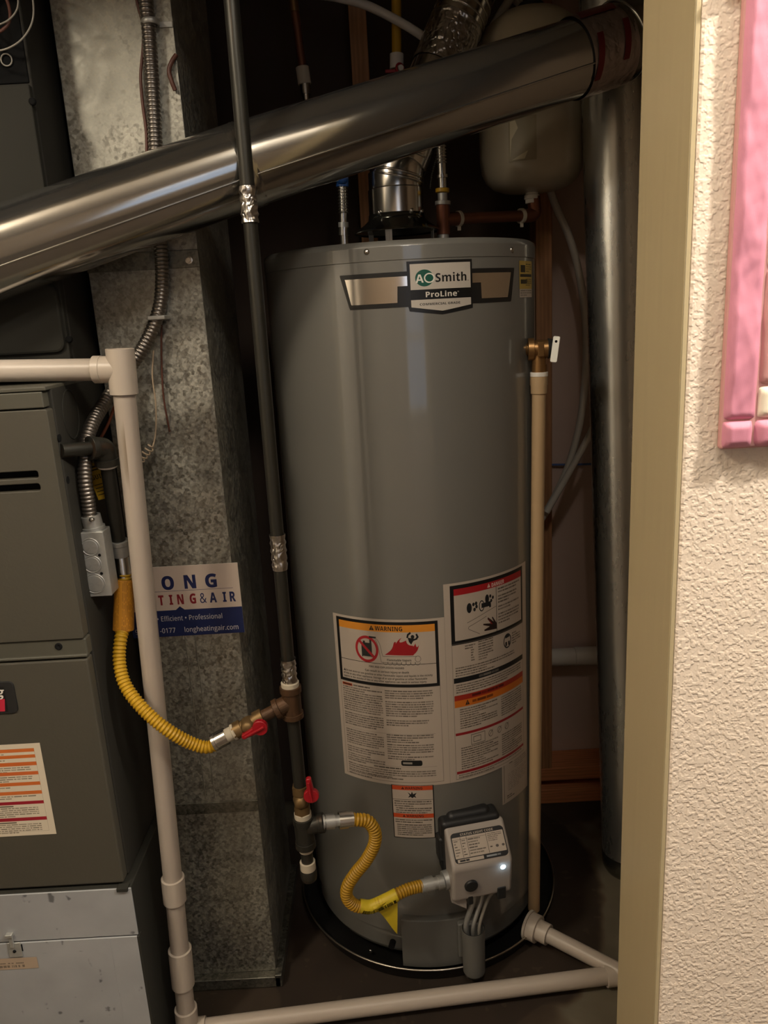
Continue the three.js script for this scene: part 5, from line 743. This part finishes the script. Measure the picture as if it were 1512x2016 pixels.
    part(t, 'label', g, std({ roughness: 0.5, map: paint(256, 512, (x, w, H) => { x.fillStyle = '#8f856d'; x.fillRect(0, 0, w, H); x.fillStyle = '#c4b99a'; x.beginPath(); x.moveTo(14, 20); x.lineTo(60, 20); x.lineTo(90, 130); x.lineTo(30, 250); x.lineTo(14, 470); x.closePath(); x.fill(); x.beginPath(); x.moveTo(30, 492); x.lineTo(180, 400); x.lineTo(150, 492); x.closePath(); x.fill(); }) }), 'faded label with pale shapes');
  }
}
// relief valve and discharge pipe
{
  const p = at(1061, 687, 1.45), n = V(p.x - TANK.x, 0, p.z - TANK.z).normalize(), side = V(1, 0, 0.12).normalize(), t = thing('relief_valve', 'brass relief valve with white lever and tan discharge pipe, right of the grey tank', 'valve', V(p.x, 0.1, p.z));
  const P = (s, y = 0) => p.clone().addScaledVector(side, s).add(V(0, y, 0));
  const toTank = V(TANK.x + n.x * TANK.r, p.y, TANK.z + n.z * TANK.r);
  part(t, 'body', [rod(P(-0.014), P(0.018), 0.0165), ring(P(-0.020), P(-0.009), 0.0205, 0.008), rod(V(TANK.x + n.x * 0.25, p.y, TANK.z + n.z * 0.25), P(-0.006), 0.0125), rod(P(0.0, -0.036), P(0, 0), 0.0130), hex(P(0, -0.042), P(0, -0.028), 0.0150), box(P(-0.005).x, P(0.006).x, p.y - 0.013, p.y + 0.013, p.z + 0.012, p.z + 0.0185, 0.001)], M.brass, 'cast brass body');
  part(t, 'spring_cap', [rod(P(0.016), P(0.028), 0.0185, 0.016), rod(P(0.026), P(0.034), 0.006)], M.rubber, 'black cap');
  const l0 = at(1096.5, 662, 1.420), l1 = at(1089.5, 713, 1.416), ld = l1.clone().sub(l0), nn = V(-0.42, 0.1, 0.9).normalize(), lx = ld.clone().normalize().cross(nn).normalize(), lz = lx.clone().cross(ld.clone().normalize()).normalize();
  const lg = slab(roundRect(-0.0062, 0.0062, 0, ld.length(), 0.003), -0.001, 0.002, 0.0005); const lm = new THREE.Matrix4().makeBasis(lx, ld.clone().normalize(), lz).setPosition(l0); if (lm.determinant() < 0) lm.makeBasis(lx.negate(), ld.clone().normalize(), lz).setPosition(l0);
  lg.applyMatrix4(lm); const hole = lathe(l0.clone().addScaledVector(ld, 0.2).addScaledVector(lz, 0.0009), lz, [[0, 0.0024], [0.0005, 0.0024], [0.0005, 0]], 16);
  const lev = part(t, 'lever', [lg], M.leverWhite, 'white metal test lever'); part(lev, 'hole', hole, M.black); part(t, 'lever_pin', rod(P(0.030), l0.clone().addScaledVector(ld, 0.35), 0.0026), M.steel);
  const b = at(1051, 1790, 1.43), a = P(0, -0.040), d = b.clone().sub(a).normalize(), Q = (s) => a.clone().addScaledVector(d, s);
  part(t, 'thread_sealant', ring(Q(0.002), Q(0.010), 0.0165, 0.006), M.white); part(t, 'adapter', [rod(Q(0.008), Q(0.042), 0.0160, 0.0150), hex(Q(0.010), Q(0.026), 0.0168)], M.tanPipe); part(t, 'discharge_pipe', rod(Q(0.030), b, 0.0128), M.tanPipe, 'long tan plastic discharge pipe');
}
// ================================================================ things on and in front of the back wall
{
  const W = (name, label, pts, r, m, cat, seg = 120) => single(name, label, cat, pts[pts.length - 1].clone(), sweep(pts, r, { seg, radial: 16 }), m);
  W('water_tube', 'pale plastic tube arching across the dark top of the closet to the shiny vent', [at(470, -330, 1.72), at(490, -200, 1.72), at(530, -70, 1.72), at(600, -18, 1.72), at(660, -6, 1.72), at(715, 8, 1.72), at(770, 34, 1.72), at(815, 60, 1.72), at(860, 92, 1.74)], 0.0085, M.pex, 'tube');
  W('water_tube', 'pale plastic tube passing steeply behind the shiny taped vent at the top', [rise(at(985, 28, 1.76), at(1012, -14, 1.76), 2.42), at(1012, -14, 1.76), at(985, 28, 1.76), at(962, 68, 1.76), at(940, 110, 1.76)], 0.0085, M.pex, 'tube');
  W('water_tube', 'pale plastic tube slanting down behind the black cap of the cream tank', [at(900, -110, 1.82), at(950, -60, 1.82), at(1004, -10, 1.82), at(1030, 14, 1.82), at(1056, 40, 1.82)], 0.0080, M.pex, 'tube');
  W('water_tube', 'white plastic tube bowing out from the cream tank and back down to the wooden stud', [at(1078, 360, 1.82), at(1096, 410, 1.82), at(1122, 470, 1.82), at(1144, 560, 1.82), at(1154, 660, 1.82), at(1151, 760, 1.82), at(1138, 850, 1.82), at(1114, 930, 1.82), at(1088, 985, 1.82), at(1066, 1022, 1.82)], 0.0085, M.pex, 'tube', 160);
  W('water_tube', 'second white plastic tube crossing low from the round duct to the wooden stud', [at(1180, 820, 1.80), at(1164, 850, 1.80), at(1142, 892, 1.80), at(1112, 945, 1.80), at(1076, 1008, 1.80)], 0.0080, M.pex, 'tube');
  const bl0 = at(1086, 915, 1.948), bl1 = at(1175, 914, 1.948); W('blue_wire', 'thin blue wire stretched level across the drywall right of the stud', [bl0, bl0.clone().lerp(bl1, 0.5), bl1.clone().add(V(0.04, 0, 0))], 0.0028, M.wireBlue, 'wire', 20);
  const a = V(SX + 0.021, at(1090, 1293, 1.92).y, -1.917), b = at(1240, 1288, 1.92); const hp = thing('waste_pipe', 'thick white plastic pipe running level inside the open stud bay at the right', 'pipe', a.clone());
  part(hp, 'pipe', rod(a, b, 0.0235), M.white); part(hp, 'coupling', ring(at(1130, 1291, 1.92).setZ(-1.917), at(1240, 1287, 1.92).setZ(-1.917), 0.0250, 0.004), M.white, 'glossier coupling');
  const c = thing('copper_pipe', 'copper stub pipe with a pale coupling and small valve hanging at the dark upper left', 'pipe', at(604, 212, 1.75)), X = (px, py) => at(px, py, 1.75);
  part(c, 'pipe', rod(rise(X(596, 138), X(573, -30), 2.43), X(596, 138), 0.0088), M.copper); part(c, 'fitting', rod(X(574, -20), X(580, 24), 0.0100), M.brass); part(c, 'coupling', rod(X(595, 132), X(600, 166), 0.0135), M.putty, 'pale coupling'); part(c, 'stub_valve', [hex(X(600, 164), X(602, 186), 0.0120), rod(X(602, 184), X(604, 206), 0.0075), lathe(X(604, 204), V(0.1, -1, 0), [[0, 0.004], [0.003, 0.010], [0.008, 0.010], [0.010, 0.006], [0.010, 0]], 20)], M.steel, 'small chromed valve end');
  const y = thing('water_pipe', 'yellow plastic pipe with a white coupling and a red wheel in the dark upper centre', 'pipe', X(782, 150));
  part(y, 'pipe', rod(rise(X(781, 110), X(780, -30), 2.43), X(781, 110), 0.0098), M.yellow); part(y, 'coupling', rod(X(781, 106), X(781, 136), 0.0140), M.white, 'white coupling'); part(y, 'valve_body', rod(X(781, 134), X(782, 170), 0.0100), M.brassDull);
  const w = X(787, 139).add(V(0, 0, 0.016)); part(y, 'wheel', [new THREE.TorusGeometry(0.0085, 0.0022, 8, 24).rotateY(0.5).translate(w.x, w.y, w.z), box(w.x - 0.030, w.x - 0.006, w.y - 0.006, w.y, w.z - 0.008, w.z - 0.003, 0.001)], M.red, 'red wheel'); part(y, 'spindle', rod(w.clone().add(V(0, 0, -0.02)), w.clone().add(V(0.002, 0, 0.005)), 0.0056), M.white);
}
// ================================================================ wall hanging in the hall
{
  const zF = -0.6865, zB = -0.699, x0 = 0.308, yb = 1.202, ys = yb + 0.0265, xs = 0.338, x1 = 0.72, yt = 1.585;
  const t = thing('wall_hanging', 'padded pink quilted wall hanging with a pink border on the textured hall wall', 'wall hanging', V((x0 + x1) / 2, yb, zB));
  function puff(ax, bx, ay, by, th, seed, wr = 1) {                   // padded cloth panel with real creases
    const nx = Math.max(6, Math.min(60, Math.round((bx - ax) / 0.0015))), ny = Math.max(6, Math.min(220, Math.round((by - ay) / 0.0018))), pos = [], uv = [], idx = [];
    for (let j = 0; j <= ny; j++) for (let i = 0; i <= nx; i++) {
      const u = i / nx, v = j / ny, x = ax + (bx - ax) * u, y = ay + (by - ay) * v, e = (k, w) => Math.pow(Math.min(1, Math.min(k, 1 - k) / w), 0.5), ed = e(u, Math.min(0.49, 0.006 / (bx - ax))) * e(v, Math.min(0.49, 0.006 / (by - ay)));
      const f = fbm(x * 1.0 + y * 0.35 + seed * 0.13, y * 0.9 - x * 0.9 + seed * 0.29, 26, seed, 3), g = fbm(x + seed, y * 0.5 + x * 1.2, 60, seed + 40, 2);
      pos.push(x, y, zF - 0.005 + ed * (0.005 + th * 0.6) + wr * (0.0070 * (f - 0.5) + 0.002 * (g - 0.5)) * ed); uv.push(x, y);
      if (i < nx && j < ny) { const a = j * (nx + 1) + i; idx.push(a, a + 1, a + nx + 1, a + 1, a + nx + 2, a + nx + 1); }
    }
    const g = new THREE.BufferGeometry(); g.setAttribute('position', new THREE.Float32BufferAttribute(pos, 3)); g.setAttribute('uv', new THREE.Float32BufferAttribute(uv, 2)); g.setIndex(idx); g.computeVertexNormals(); return g;
  }
  part(t, 'backing', box(x0, x1, yb, 1.575, zB, zF - 0.003, 0.003), M.rose, 'rose coloured side and backing');
  part(t, 'border', puff(x0 + 0.0005, xs, ys, yt, 0.003, 3), M.pink, 'pink left border strip');
  part(t, 'border', puff(x0 + 0.0005, xs - 0.002, yb + 0.001, ys, 0.005, 5, 0.5), M.pink, 'pink corner square');
  part(t, 'border', puff(xs - 0.002, x1, yb + 0.001, ys, 0.004, 7, 0.8), M.pink, 'pink lower border strip');
  const n = 4, w = (x1 - xs) / n; for (let r = 0; r < 4; r++) for (let c = 0; c < n; c++) { const h = r === 0 ? 0.030 : 0.1, y = r === 0 ? ys : ys + 0.030 + (r - 1) * 0.1; part(t, 'patch', puff(xs + c * w, xs + (c + 1) * w, y, Math.min(y + h, yt), 0.001, 11 + r * 5 + c, 0.4), r === 0 && c === 0 ? M.creamCloth : (r + c) % 2 ? M.rose : M.creamCloth); }
  const hr = thing('hanging_rod', 'thin wooden rod behind the top edge of the pink wall hanging', 'rod', V(x0 - 0.008, 1.580, -0.690)); part(hr, 'rod', rod(V(x0 - 0.006, 1.580, -0.690), V(x1 + 0.02, 1.580, -0.690), 0.0040), M.woodRod); part(hr, 'finial', lathe(V(x0 - 0.014, 1.580, -0.690), V(1, 0, 0), [[0, 0], [0.002, 0.0036], [0.005, 0.0050], [0.008, 0.0036], [0.010, 0.002]], 16), M.woodRod);
}
renderer.render(scene, camera);
